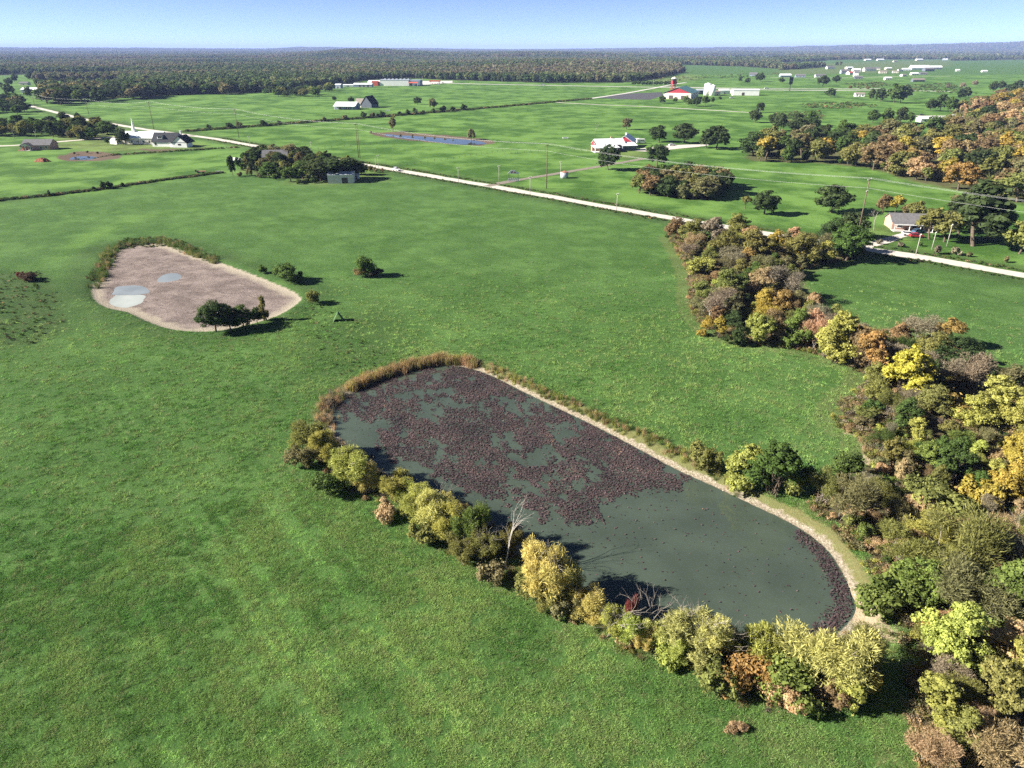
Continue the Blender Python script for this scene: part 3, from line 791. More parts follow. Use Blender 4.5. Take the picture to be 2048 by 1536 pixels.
def at_px(name, kind, pxb, pyt, col, label, cat='tree', group=None, wide=1.0, hs=1.0, **kw):
    x, y = G(*pxb); h = max(0.8, hgt(pxb[1], pyt))*hs
    return plant(name, kind, x, y, h, col, label, cat, group, wide, **kw)
def bush_px(pxb, pyt, col, label, kind='shrub', group=None, wide=1.0, name='shrub', cat='shrub', hs=1.0):
    return at_px(name, kind, pxb, pyt, col, label, cat, group, wide, hs, stem_name='stems', crown_name='foliage')
def bare_px(pxb, pyt, label, me, name='dead_tree', group=None, h0=8.0, rz=0.0):
    x, y = G(*pxb); h = hgt(pxb[1], pyt)
    o = ob(name, me, None, (x, y, Z(x, y)), rz or RNG.uniform(0, 6)); s = h/h0; o.scale = (s, s, s)
    return tag(o, label, 'dead tree', group)

# ---- willows along the near bank of the pond
for (pxb, pyt, w_, col, lab) in [
    ((612,905),818,0.85,'olive','dull olive willow at the upper end of the bank row, beside the pale reeds'),
    ((650,925),838,0.8,'yellow-green','slim yellow-green willow squeezed between the olive one and the big round one'),
    ((706,968),862,1.05,'yellow-green','biggest round yellow-green willow of the pond bank, with open water behind it'),
    ((795,1000),926,0.9,'yellow-green','yellow-green willow next after the big round one on the pond bank'),
    ((832,1040),948,0.8,'yellow-green','leafy willow in the thick of the bank clump above the open water'),
    ((872,1062),955,0.8,'pale yellow-green','pale willow with thin bare twigs in the thick of the bank clump'),
    ((905,1075),985,0.8,'yellow-green','low willow leaning into the bank clump before the bleached dead tree'),
    ((948,1092),974,0.72,'bright green','upright fresh-green willow just before the bleached dead tree'),
    ((925,1128),1062,1.0,'olive','low spreading olive willow at the grass edge below the bank clump'),
    ((1022,1110),1030,0.7,'olive','olive willow growing against the bleached dead tree'),
    ((1078,1200),1062,0.8,'amber','golden willow with bare pale limbs beyond the bleached dead tree'),
    ((1128,1192),1075,0.75,'amber','amber-tipped willow twinned with the golden one'),
    ((1182,1246),1165,0.95,'amber','small golden willow between two gaps of open water'),
    ((1262,1288),1205,0.85,'yellow-green','yellow-green willow below the red-leaved sapling'),
    ((1322,1302),1225,0.85,'pale yellow-green','pale thin willow with grey twigs beside the wide forked one'),
    ((1392,1310),1192,0.95,'pale yellow-green','wide forked willow leaning over the lower pond'),
    ((1456,1318),1243,0.8,'yellow-green','small willow between the forked willow and the bright round one'),
    ((634,912),852,0.8,'olive','low olive willow filling in below the slim yellow-green one'),
    ((742,985),905,0.7,'pale yellow-green','pale willow tucked behind the big round one, over the water'),
    ((820,1010),945,0.8,'yellow-green','upright willow just above the leafy one in the bank clump'),
    ((888,1035),962,0.7,'pale yellow-green','pale upright willow over the water in the bank clump'),
    ((970,1120),1040,0.8,'olive','olive willow at the outer side of the fresh-green upright one'),
    ((1105,1222),1150,0.8,'olive','low olive willow in front of the golden pair'),
    ((1155,1218),1150,0.6,'amber','small amber willow between the golden pair and the small golden one'),
    ((1220,1268),1195,0.7,'yellow-green','slender willow next to the bare twiggy sapling'),
    ((1290,1300),1235,0.7,'amber','small amber willow between two yellow-green ones'),
    ((1360,1318),1240,0.8,'yellow-green','leafy willow at the foot of the wide forked one'),
    ((1425,1322),1215,0.7,'pale yellow-green','thin pale willow at the outer side of the wide forked one'),
    ((1490,1335),1275,0.7,'olive','low olive willow before the bright round one'),
    ((1522,1330),1222,0.75,'yellow-green','bright yellow-green willow hanging over the black shaded water')]:
    at_px('willow_tree', 'willow', pxb, pyt, col, lab, 'tree', 'willows on the pond bank', w_*1.22, 0.80)
at_px('willow_tree', 'feather', (1650,1352), 1240, 'pale yellow-green', 'large feathery olive willow with white stems at the pond corner', 'tree', None, 1.25, 0.9)
at_px('willow_tree', 'feather', (1705,1335), 1245, 'olive', 'feathery olive willow beside the pale sandy bank', 'tree', None, 1.0, 0.85)
at_px('willow_tree', 'feather', (1600,1345), 1255, 'olive', 'thin feathery willow at the edge of the black shaded water', 'tree', None, 0.8, 0.85)
bare_px((1008,1135), 996, 'tall bleached dead tree with bare white forks on the pond bank', BARE[0], h0=8.6)
bare_px((1060,1140), 1062, 'slender bleached dead stem next to the golden willow', BARE_TWIG[0], h0=5.2)
bare_px((1215,1275), 1150, 'bare twiggy sapling standing over the lower pond', BARE_TWIG[1], h0=5.2)
bare_px((1345,1300), 1175, 'bare twiggy sapling behind the pale thin willow', BARE_TWIG[0], h0=5.2)
bare_px((1300,1290), 1165, 'grey bare sapling beside the red-leaved one', BARE_TWIG[1], h0=5.6)
for i_, (pxb, pyt, lab) in enumerate([((780,985),925,'grey bare twigs poking above the willow after the big round one'), ((868,1040),945,'thin bare twigs above the pale willow of the bank clump'), ((985,1110),1005,'bare grey sapling just before the tall dead tree'),
    ((1098,1180),1048,'bare limbs rising between the golden pair of willows'), ((1238,1275),1165,'thin bare twigs left of the crimson sapling'), ((1275,1285),1160,'thin bare twigs right of the crimson sapling'), ((1372,1300),1180,'bare grey twigs rising from the wide forked willow'),
    ((1420,1310),1190,'pale bare limbs at the outer side of the forked willow'), ((1470,1315),1235,'short bare twigs above the small willow near the bright round one'), ((1680,1345),1262,'white bare stems in the large feathery willow')]):
    bare_px(pxb, pyt, lab, BARE_TWIG[i_ % 2] if i_ % 3 else BARE[i_ % 3], 'bare_sapling', None, 5.6 if i_ % 3 else 8.8)
bush_px((1258,1268), 1175, 'crimson', 'thin sapling with crimson leaves among yellow willows', 'feather', None, 0.28, 'sapling', 'sapling', 0.9)
for (pxb, pyt, w_, col, lab) in [
    ((1490,1385),1330,1.3,'orange','orange-red sumac thicket at the grass edge below the shaded water'),
    ((1540,1380),1328,0.8,'golden yellow','yellow sumac shrub beside the orange one'),
    ((1592,1395),1330,1.1,'bright green','fresh green broad-leaved shrub at the pond corner'),
    ((1560,1412),1370,0.9,'tan','low tan shrub at the foot of the fresh green one'),
    ((1690,1392),1322,0.9,'yellow-green','yellow-green vine shrub under the feathery willow'),
    ((1655,1408),1362,0.9,'rust-brown','rusty low shrub under the feathery willow'),
    ((1720,1385),1340,0.8,'golden yellow','gold-tipped shrub at the outer corner of the pond trees'),
    ((1440,1385),1330,0.9,'olive','olive bramble beside the orange sumac'),
    ((1400,1352),1310,0.9,'olive','olive bramble below the wide forked willow'),
    ((1470,1460),1448,1.6,'tan','tan weed clump out on the mown grass'),
    ((1330,1330),1290,0.9,'yellow-green','leafy bramble below the pale thin willow'),
    ((1130,1240),1190,0.8,'dull olive','dull bramble below the golden willow'),
    ((1045,1190),1140,0.9,'olive','olive bramble at the foot of the bleached dead tree'),
    ((985,1165),1120,0.9,'dull olive','dull bramble left of the bleached dead tree'),
    ((660,985),940,0.9,'green','green weed clump left of the big round willow'),
    ((610,935),890,0.8,'dull olive','dull bramble under the olive willow'),
    ((770,1040),1000,0.9,'tan','tan bramble between the big round willow and its neighbour'),
    ((850,1085),1040,0.9,'olive','olive bramble under the bank clump')]:
    bush_px(pxb, pyt, col, lab, 'shrub', 'shrubs on the pond bank', w_)
# ---- east bank
for (pxb, pyt, w_, col, lab, k) in [
    ((1412,935),882,0.9,'olive','small green shrub with gold leaves above the far bank','shrub'),
    ((1492,968),890,1.2,'yellow-green','yellowish shrub tree on the bank path','near_tree'),
    ((1545,990),885,1.25,'green','tall green shrub tree on the bank path with a long shadow','near_tree'),
    ((1590,985),925,0.8,'olive','olive shrub leaning behind the tall green one','shrub'),
    ((1702,965),905,0.8,'green','round green bush at the pasture corner','shrub'),
    ((1640,1010),945,1.0,'olive','feathery olive bush above the bank path','feather'),
    ((1685,1040),950,1.0,'dull olive','feathery grey-olive bush above the bank path','feather')]:
    bush_px(pxb, pyt, col, lab, k, None, w_)
# ---- round the drained pond
for (pxb, pyt, w_, col, lab, k) in [
    ((432,663),598,1.2,'deep green','dark leafy tree at the lip of the drained pond, nearest its milky puddle','near_oak'),
    ((462,662),610,1.2,'deep green','dark forked tree in the middle of the drained pond clump','near_oak'),
    ((488,656),608,1.1,'green','smaller green tree in the drained pond clump','near_oak'),
    ((516,648),612,0.8,'deep green','round dark tree at the end of the drained pond clump','near_oak'),
    ((529,640),588,0.6,'olive','slim pale tree on the drained pond mud','near_tree'),
    ((572,562),524,1.05,'green','broad green shrub above the pale rim of the drained pond','shrub'),
    ((594,566),540,0.9,'green','low green shrub tucked beside the broad one above the pale rim','shrub'),
    ((527,546),528,1.0,'green','small round shrub above the pale rim of the drained pond','shrub'),
    ((622,607),578,0.9,'olive','olive shrub at the narrow end of the drained pond','shrub'),
    ((735,552),506,0.7,'green','lone green shrub out in the pasture among rusty weeds','shrub'),
    ((720,552),532,1.2,'rust-brown','rusty weed clump beside the lone pasture shrub','shrub'),
    ((752,553),536,1.2,'dark brown','dark fallen brush beside the lone pasture shrub','shrub'),
    ((62,562),541,1.6,'dark brown','dark brush heap in the rough grass','shrub'),
    ((42,556),543,1.0,'crimson','dark red weed clump beside the brush heap','shrub')]:
    bush_px(pxb, pyt, col, lab, k, None, w_, 'tree' if 'tree' in k or 'oak' in k else 'shrub', 'tree' if 'tree' in k or 'oak' in k else 'shrub')

# ---- the autumn belt and the thicket
FEAT = [((1400,552),505,.8,'yellow-green','shrub'),((1450,528),446,.9,'olive','near_oak'),((1500,530),440,.9,'olive','near_oak'),((1548,520),448,.8,'golden yellow','near_tree'),
        ((1600,530),452,.9,'olive','near_oak'),((1650,528),475,.9,'yellow-green','near_tree'),((1692,522),432,.9,'green','near_oak'),((1660,505),420,.8,'deep green','near_oak'),
        ((1450,605),522,.9,'olive','near_oak'),((1522,600),522,.9,'tan','near_tree'),((1562,602),520,.8,'grey-brown','feather'),((1432,640),565,.8,'grey-brown','feather'),
        ((1592,620),572,.9,'dull olive','near_oak'),((1412,672),625,.7,'golden yellow','near_tree'),((1437,676),625,.7,'golden yellow','near_tree'),((1472,690),634,.9,'deep green','near_tree'),
        ((1512,690),612,.8,'yellow-green','near_oak'),((1542,682),604,.8,'rust-brown','near_oak'),((1590,696),604,.8,'bright green','near_tree'),((1626,700),605,.6,'salmon','feather'),
        ((1668,726),606,.75,'yellow-green','near_tree'),((1705,735),640,.8,'rust-brown','near_tree'),((1736,752),645,.8,'orange','near_tree'),((1792,700),634,.8,'rust-brown','near_oak'),
        ((1802,800),674,.85,'bright yellow','near_tree'),((1846,802),712,.75,'golden yellow','near_tree'),((1896,752),655,.9,'deep green','near_oak'),((1932,780),700,.9,'grey-brown','feather'),
        ((1972,842),732,.9,'yellow-green','near_tree'),((2030,862),780,.9,'yellow-green','near_tree'),((2040,940),850,1.,'golden yellow','near_oak'),((1752,806),750,.9,'olive','near_oak'),
        ((1805,862),782,.8,'green','near_tree'),((1902,835),784,1.1,'orange','shrub'),((1860,740),650,.8,'olive','near_oak'),((2020,790),720,.9,'dull olive','near_oak'),
        ((1350,482),424,.9,'rust-brown','near_oak'),((1385,490),425,.9,'olive','near_oak'),((1425,500),420,.8,'grey-brown','near_tree'),((1470,480),415,.9,'olive','near_oak')]
COLW = {'shrub': 'shrub', 'feather': 'half-bare tree', 'near_oak': 'spreading tree', 'near_tree': 'upright tree'}
placed = []
for pxb, pyt, w_, col, k in FEAT:
    x, y = G(*pxb); placed.append((x, y, 3.0))
    cat = 'shrub' if k == 'shrub' else 'tree'
    at_px('autumn_'+cat, k, pxb, pyt, col, '%s %s in the autumn belt between two green pastures' % (col, COLW[k]), cat, '%s %ss of the autumn belt' % (col, COLW[k]), w_*1.35, 0.86)
def fill(poly, n, mind, rng, tries=40):
    xs = [p[0] for p in poly]; ys = [p[1] for p in poly]; out = []
    for _ in range(n*tries):
        x = rng.uniform(min(xs), max(xs)); y = rng.uniform(min(ys), max(ys))
        if len(out) >= n: break
        if float(poly_sd(poly, np.array([x]), np.array([y]))[0]) > -1.0: continue
        if all((x-a)**2+(y-b)**2 > (mind*0.5+c*0.5)**2 for a, b, c in placed):
            placed.append((x, y, mind)); out.append((x, y))
    return out
def spot(poly, x, y, h, hr):
    e = -float(poly_sd(poly, np.array([x]), np.array([y]))[0]); f = (h-hr[0])/(hr[1]-hr[0])
    return ('tall ' if f > .62 else 'low ' if f < .3 else ''), (' at its open edge' if e < 6 else ' deep inside' if e > 22 else '')
VISIBLE = lambda x, y: abs(x) < 0.80*y+12
# belt trees (far part) then thicket shrubs
rr = random.Random(11)
BELT = Gp([(1340,478),(1440,490),(1560,488),(1690,490),(1725,512),(1640,530),(1585,548),(1590,592),(1630,632),(1680,664),(1790,672),(1905,695),(1965,765),(2120,800),(2120,900),(1900,860),(1740,800),(1715,735),(1600,698),(1490,688),(1420,665),(1380,615),(1385,560),(1362,510)])
for x, y in fill(BELT, 120, 3.3, rr):
    col = rr.choices(['olive', 'dull olive', 'rust-brown', 'tan', 'green', 'grey-brown', 'golden yellow', 'yellow-green', 'deep green', 'orange'], [8, 6, 3, 3, 5, 2, 2, 4, 2, 1])[0]
    k = rr.choices(['near_tree', 'near_oak', 'feather', 'shrub'], [4, 4, 3, 3])[0]
    if col == 'grey-brown': k = 'feather'
    cat = 'shrub' if k == 'shrub' else 'tree'
    h = rr.uniform(4, 7.5) if k != 'shrub' else rr.uniform(1.8, 3.2)
    a_, b_ = spot(BELT, x, y, h, (4, 7.5) if k != 'shrub' else (1.8, 3.2))
    plant('autumn_'+cat, k, x, y, h, col, '%s%s %s in the autumn belt by the pasture%s' % (a_, col, COLW[k], b_), cat, '%s%s %ss of the autumn belt%s' % (a_, col, COLW[k], b_), rr.uniform(1.05, 1.4))
NEARTH = Gp([(1700,800),(1800,830),(1920,870),(2120,880),(2300,1000),(2300,1620),(1870,1620),(1838,1400),(1825,1300),(1810,1240),(1785,1185),(1750,1120),(1700,1065),(1650,1015),(1700,975),(1745,930),(1730,870),(1690,850)])
TW = {'shrub': 'shrub', 'feather': 'feathery bush', 'near_tree': 'young tree', 'near_oak': 'bushy tree'}
for (pxb, pyt, w_, col, k) in [((1830,1205),1095,1.0,'bright green','near_oak'),((1780,1215),1130,.9,'bright green','shrub'),((1800,1130),1040,1.1,'olive','feather'),((1895,1330),1180,.85,'yellow-green','near_tree'),
                               ((1930,1260),1120,1.0,'dull olive','feather'),((1890,1160),985,.8,'olive','feather'),((1960,1120),1010,.9,'tan','feather'),((2010,1250),1090,1.,'bright green','near_tree'),
                               ((1870,1440),1340,1.0,'yellow-green','near_tree'),((1985,1420),1300,1.0,'olive','near_tree'),((2025,1380),1250,1.0,'yellow-green','near_tree'),((1920,1500),1410,1.,'olive','near_tree'),
                               ((1850,1520),1450,1.0,'tan','feather'),((2000,1540),1450,1.2,'tan','feather'),((2020,1000),900,1.,'golden yellow','near_tree'),((1900,960),850,.9,'green','near_tree'),
                               ((1890,1050),960,1.,'olive','shrub'),((1960,1010),930,.8,'golden yellow','shrub'),((2045,1180),1060,1.,'grey-brown','feather'),((1840,1000),940,1.,'olive','shrub'),
                               ((1760,905),850,.9,'green','feather'),((1830,890),820,.8,'yellow-green','near_tree'),((1960,1190),1110,1.,'green','near_oak'),((1850,1090),1010,.9,'yellow-green','feather')]:
    x, y = G(*pxb); placed.append((x, y, 3.0)); cat = 'shrub' if k in ('shrub',) else 'tree'
    at_px('thicket_'+cat, k, pxb, pyt, col, '%s %s in the dense thicket beside the sandy pond bank' % (col, TW[k]), cat, '%s %s plants in the thicket' % (col, TW[k]), w_*1.2, 0.82)
for x, y in fill(NEARTH, 250, 2.0, rr):
    if not VISIBLE(x, y): continue
    col = rr.choices(['olive', 'dull olive', 'rust-brown', 'tan', 'green', 'grey-brown', 'golden yellow', 'yellow-green', 'bright green', 'orange'], [7, 6, 3, 6, 4, 3, 2, 6, 3, 1])[0]
    k = rr.choices(['near_tree', 'feather', 'shrub'], [2, 3, 6])[0]
    if col == 'grey-brown': k = 'feather'
    cat = 'shrub' if k == 'shrub' else 'tree'
    h = {'near_tree': rr.uniform(3.5, 6), 'feather': rr.uniform(2.6, 4.5), 'shrub': rr.uniform(1.2, 2.6)}[k]
    a_, b_ = spot(NEARTH, x, y, h, {'near_tree': (3.5, 6), 'feather': (2.6, 4.5), 'shrub': (1.2, 2.6)}[k])
    plant('thicket_'+cat, k, x, y, h, col, '%s%s %s in the thicket by the sandy bank%s' % (a_, col, TW[k], b_), cat, '%s%s %s plants in the thicket%s' % (a_, col, TW[k], b_), rr.uniform(.95, 1.35))
bare_px((1872,1092), 1008, 'forked white dead tree rising from the thicket', BARE[1], h0=8.6)
bare_px((1925,1180), 1090, 'leaning pale dead tree in the middle of the thicket', BARE[2], h0=8.6)
bare_px((2035,1080), 1000, 'grey dead snag at the right of the thicket beside gold leaves', BARE_TWIG[0], h0=5.2)
bare_px((1420,640), 590, 'grey bare snag at the left end of the autumn belt', BARE[2], h0=8.6)
bare_px((1945,790), 735, 'bare twisted tree at the crest of the autumn belt', BARE[1], h0=8.6)

# ---- mid distance, single trees
def mid(pxb, pyt, col, lab, k='mid_oak', w=1.0, g=None): at_px('oak_tree' if 'oak' in k else 'tree', k, pxb, pyt, col, lab, 'tree', g, w*1.35, 0.97)
for a in [((1253,259),233,'dull olive','thin brownish oak alone in the pasture behind the barn house','mid_oak',.9),
          ((1318,284),247,'deep green','dark round oak behind the white trailers','mid_oak',1.05), ((1368,286),243,'deep green','broad dark oak beside the gravel yard','mid_oak',1.05),
          ((1432,298),246,'deep green','dark oak at the edge of the wood next to the gravel yard','mid_oak',1.1), ((1412,296),262,'deep green','lower dark oak leaning out from the wood edge','mid_oak',1.0),
          ((1216,340),286,'deep green','dark oak standing in front of the barn house','mid_oak',.85), ((1314,334),283,'deep green','broad dark oak by the end of the farm driveway','mid_oak',1.05),
          ((1528,428),376,'deep green','low wide dark oak beside its shadow, short of the gravel road','mid_oak',1.15), ((1490,418),390,'olive','low olive shrub tree joined to the wide dark oak','mid_tall',1.0),
          ((1662,425),365,'deep green','dark oak behind the power pole','mid_oak',1.1), ((1705,478),418,'deep green','dark oak beside the gravel road before the brick house','mid_oak',1.0),
          ((1858,478),412,'olive','feathery olive tree shading the brick house','mid_tall',1.1), ((1945,492),352,'deep green','tallest dark tree beside the brick house','mid_tall',1.05),
          ((1915,470),390,'deep green','dark tree behind the tallest one by the brick house','mid_oak',1.0), ((2038,508),432,'olive','olive oak at the roadside right of the brick house','mid_oak',.9),
          ((1888,484),418,'olive','olive tree between the feathery one and the tallest dark tree','mid_tall',1.0), ((1978,478),398,'deep green','dark tree right of the tallest one by the brick house','mid_oak',1.0), ((1832,440),398,'olive','olive tree rising behind the brick house roof','mid_oak',.9),
          ((1905,440),385,'dull olive','dull tree in the hedge behind the brick house','mid_tall',.8), ((1790,428),388,'golden yellow','golden tree just behind the brick house roof','mid_tall',.9),
          ((1815,432),405,'rust-brown','rusty tree behind the brick house','mid_oak',.9), ((1765,425),385,'rust-brown','rusty low tree in the hedge behind the dead white tree','mid_oak',.7),
          ((786,263),232,'dull olive','slim tree at the bank of the long narrow pond','mid_tall',.85), ((943,279),254,'dull olive','lone rounded tree at the end of the long narrow pond','mid_oak',.8),
          ((835,209),192,'deep green','lone dark tree in the far pasture below the shop','far_tree',.9), ((866,217),194,'dull olive','thin grey tree above the far ditch','far_tree',.7),
          ((703,206),192,'deep green','small round tree behind the pale metal barn','far_tree',.8), ((669,202),191,'deep green','smaller round tree left of the pale metal barn','far_tree',.8),
          ((247,289),253,'deep green','dark tree beside the white church','mid_oak',.75), ((128,243),221,'deep green','dark round tree beside the road bend','far_tree',.9),
          ((157,244),223,'deep green','dark narrow tree beside the road bend, nearer the church','far_tree',.7), ((216,290),276,'green','small green tree in front of the white hut','mid_tall',1.0),
          ((1520,225),202,'deep green','dark oak above the wood by the field track','mid_oak',.9), ((1510,245),215,'deep green','dark oak at the wood corner under the field track','mid_oak',1.0),
          ((1660,194),174,'deep green','lone round oak in the far right pasture','far_tree',1.0), ((1645,172),149,'deep green','oak on the rise before the village road','far_tree',1.0),
          ((1672,166),149,'deep green','oak next to the one on the rise, nearer the village road','far_tree',1.0), ((1562,167),153,'green','small green oak near the tall roadside sign','far_tree',.9),
          ((1480,164),150,'deep green','oak pair member near the far grey cottage, left','far_tree',.8), ((1494,167),154,'deep green','smaller oak beside the one at the grey cottage','far_tree',.8),
          ((1520,163),144,'deep green','oak in front of the far grey cottage','far_tree',1.0), ((1293,158),150,'deep green','lone dark cedar on the tan slope by the highway','far_tree',.7)]:
    mid(*a)
bare_px((1190,263), 241, 'grey bare tree alone in the pasture behind the barn house', BARE[2], h0=8.6)
bare_px((1748,462), 402, 'white dead tree with spreading limbs beside the brick house', BARE[0], h0=8.6)
for (pxb, pyt, col, lab) in [((1727,477),466,'grey-brown','grey rounded shrub on the lawn beside the dead white tree'), ((1757,488),477,'grey-brown','small grey shrub on the lawn left of the driveway'),
                             ((1802,494),482,'grey-brown','grey shrub at the edge of the pale driveway'), ((1838,492),482,'green','low green shrub behind the red car'),
                             ((1876,508),489,'grey-brown','tall grey shrub between the light poles'), ((1912,510),492,'grey-brown','grey shrub at the verge past the light poles'),
                             ((1940,514),503,'dull olive','low verge shrub past the grey ones'), ((2010,525),512,'dull olive','low verge shrub near the olive oak'), ((1800,458),446,'golden yellow','small gold shrub at the brick house front')]:
    bush_px(pxb, pyt, col, lab, 'mid_shrub')
# grove, wood, homestead, left row, belts
def mass(poly, n, mind, hr, cols, kinds, name, lab, grp, seed, vis=True):
    r_ = random.Random(seed); k_ = 0
    for x, y in fill(poly, n, mind, r_):
        if vis and not VISIBLE(x, y): continue
        cs = cols(x, y) if callable(cols) else cols
        c = r_.choices([q[0] for q in cs], [q[1] for q in cs])[0]
        h = r_.uniform(*hr); a_, b_ = spot(poly, x, y, h, hr)
        plant(name, r_.choice(kinds), x, y, h, c, a_+lab % c+b_, 'tree', a_+grp % c+b_, r_.uniform(1.25, 1.6)); k_ += 1
    return k_
mass(GROVE, 60, 3.6, (7, 10), [('olive',4),('rust-brown',3),('green',2),('dull olive',3),('deep green',3)], ['mid_oak','mid_tall'], 'grove_tree', '%s tree in the dense grove below the barn house', '%s grove trees', 21)
def woodcols(x, y):
    px, py = pix(np.array([x]), np.array([y])); f = float(sstep(1650, 1950, px[0]))
    return [('deep green', 3*(1-f)+1.2), ('green', 2*(1-f)+0.4), ('olive', 4), ('dull olive', 2+f), ('golden yellow', 0.5+0.9*f), ('orange', 0.1+0.7*f), ('rust-brown', 1.2+3.2*f), ('tan', 0.4+2.0*f)]
mass(WOOD, 300, 7.4, (11, 15.5), woodcols, ['mid_oak','mid_oak','mid_tall'], 'woodland_tree', '%s tree in the autumn wood behind the barn house', '%s trees of the autumn wood', 22)
for (pxb, pyt, col, w_) in [((466,352),306,'deep green',.3),((500,354),332,'dull olive',.5),((540,355),322,'green',.9),((582,364),330,'green',.9),((606,358),318,'green',.9),((642,362),312,'deep green',.9),
                            ((668,362),309,'deep green',1.0),((702,358),311,'deep green',1.0),((722,350),320,'deep green',.8),((515,322),290,'deep green',.9),((548,318),286,'dull olive',.9),((585,320),285,'dull olive',.9),
                            ((612,322),289,'deep green',.9),((560,332),302,'deep green',.8),((625,340),305,'deep green',.9),((528,345),318,'green',.8)]:
    at_px('farmstead_tree', 'mid_oak', pxb, pyt, col, '%s tree crowding the old farmstead by the gravel road' % col, 'tree', '%s farmstead trees' % col, w_*1.7, 0.97)
for (pxb, pyt, col) in [((520,356),345,'dull olive'),((552,360),348,'green'),((600,368),356,'green'),((625,366),352,'green'),((480,354),343,'dull olive'),((742,342),329,'dull olive'),((765,344),335,'rust-brown'),((750,345),334,'dull olive')]:
    bush_px(pxb, pyt, col, '%s shrub at the edge of the old farmstead' % col, 'mid_shrub', '%s farmstead shrubs' % col)
mass(LROW, 44, 7.0, (8, 12), [('deep green',3),('green',3),('olive',3)], ['mid_oak','mid_tall'], 'row_tree', '%s tree in the row behind the dark-roofed house', '%s row trees', 23)
BELTL = Gp([(84,214),(130,211),(200,205),(300,197),(345,190),(480,190),(480,184),(350,183),(240,182),(110,188),(86,196)])
mass(BELTL, 110, 9.5, (14, 19), [('deep green',5),('green',2),('dull olive',2)], ['far_tree'], 'belt_tree', '%s tree in the belt along the far left pasture', '%s trees of the left belt', 24)
BELTM = Gp([(478,190),(540,193),(600,197),(640,195),(640,190),(690,174),(620,183),(540,186)])
mass(BELTM, 26, 11.0, (8, 13), [('deep green',3),('green',3),('olive',2)], ['far_tree'], 'belt_tree', '%s tree in the belt beside the blue shed', '%s trees beside the blue shed', 25)
CORNL = Gp([(-80,232),(30,230),(58,226),(58,214),(30,204),(-80,206)])
mass(CORNL, 16, 11.0, (9, 14), [('deep green',4),('green',2),('dull olive',1)], ['far_tree'], 'belt_tree', '%s tree at the left edge below the blue-walled shed', '%s trees below the blue-walled shed', 26)
LFIELD = [G(*p) for p in [(20,190),(60,196),(0,178),(30,165),(75,172),(105,166),(150,172),(185,160),(215,158),(120,158),(60,160),(20,172),(140,168),(110,176)]]
for x, y in LFIELD: plant('field_tree', 'far_tree', x, y, RNG.uniform(12, 17), 'deep green', 'dark tree among the small far left fields', 'tree', 'dark trees of the far left fields')
UPR = [((1742,200),176),((1760,203),174),((1788,206),166),((1800,206),170),((1812,198),170),((1745,246),218),((1772,246),214),((1800,248),212),((1818,246),222),((1880,222),184),((1900,224),192),((1860,222),196),
       ((1920,198),176),((1930,196),172),((1985,184),162),((2000,180),160),((2020,192),166),((2035,180),158),((1560,262),224),((1590,256),222),((1620,252),220),((1605,262),232),((1545,250),225)]
for pxb, pyt in UPR:
    at_px('hillside_tree', 'far_tree' if pxb[1] < 215 else 'mid_oak', pxb, pyt, RNG.choice(['deep green', 'deep green', 'green']), 'dark green tree scattered on the far right pastures', 'tree', 'dark trees of the far right pastures', 1.0)
for pxb, pyt in [((1925,176),164),((1950,172),160),((2010,205),190),((1960,208),196),((1895,176),166),((2040,212),196),((1985,214),200),((1700,178),170),((1735,180),172)]:
    at_px('hillside_tree', 'far_tree', pxb, pyt, RNG.choice(['rust-brown', 'grey-brown']), 'brown leafless-looking tree scattered on the far right pastures', 'tree', 'brown trees of the far right pastures', 1.1)
# screen of shrubs by the red barn
for i, (pxb, pyt, w_) in enumerate([((1324,207),190,1.0),((1350,205),193,.8),((1372,208),190,.9),((1392,213),193,1.0),((1410,210),190,.9),((1425,206),193,.8),((1440,200),192,.8),((1380,212),196,.9)]):
    at_px('screen_tree', 'far_tree', pxb, pyt, 'green' if i % 3 else 'deep green', 'bushy green tree in the screen before the red barn', 'tree', 'screen trees before the red barn', w_*1.2)
for i, px_ in enumerate(range(1268, 1350, 9)):
    at_px('roadside_tree', 'far_tree', (px_, 170.5), 161, 'green', 'low bushy tree along the highway behind the red tower', 'tree', 'low trees along the highway', 1.3)
# hedge shrubs on the field ditches
for i, (px_, py_) in enumerate([(528,252),(560,249),(650,243),(690,239.5),(727,236.5),(745,235.5),(755,234.5),(767,234),(787,236),(800,231),(815,230),(830,229),(845,228),(868,226),(885,224.5),(905,223),(930,221),(418,259),(460,257),(480,255)]):
    bush_px((px_, py_), py_-RNG.uniform(9, 15), RNG.choice(['deep green','dull olive','deep green']), 'dark shrub on the long ditch across the far pastures', 'mid_shrub', 'shrubs on the long ditch', 1.0, 'ditch_shrub')
for i, (px_, py_) in enumerate([(98,392),(188,381),(210,378.5),(221,377.5),(245,374),(290,367),(380,354)]):
    bush_px((px_, py_), py_-[12,10,18,16,11,5,5][i], 'deep green', 'dark shrub on the fence line left of the old farmstead', 'mid_shrub', 'shrubs on the fence line', 0.7, 'fence_shrub')
for i, (px_, py_) in enumerate([(742,266),(800,270),(825,271),(850,273.5),(868,275),(890,277),(905,279),(150,308),(175,306),(195,307)]):
    bush_px((px_, py_), py_-5, 'dark brown' if i > 6 else 'dull olive', 'low brush at the rim of a small pasture pond', 'mid_shrub', 'brush on small pond rims', 1.0, 'pond_shrub')

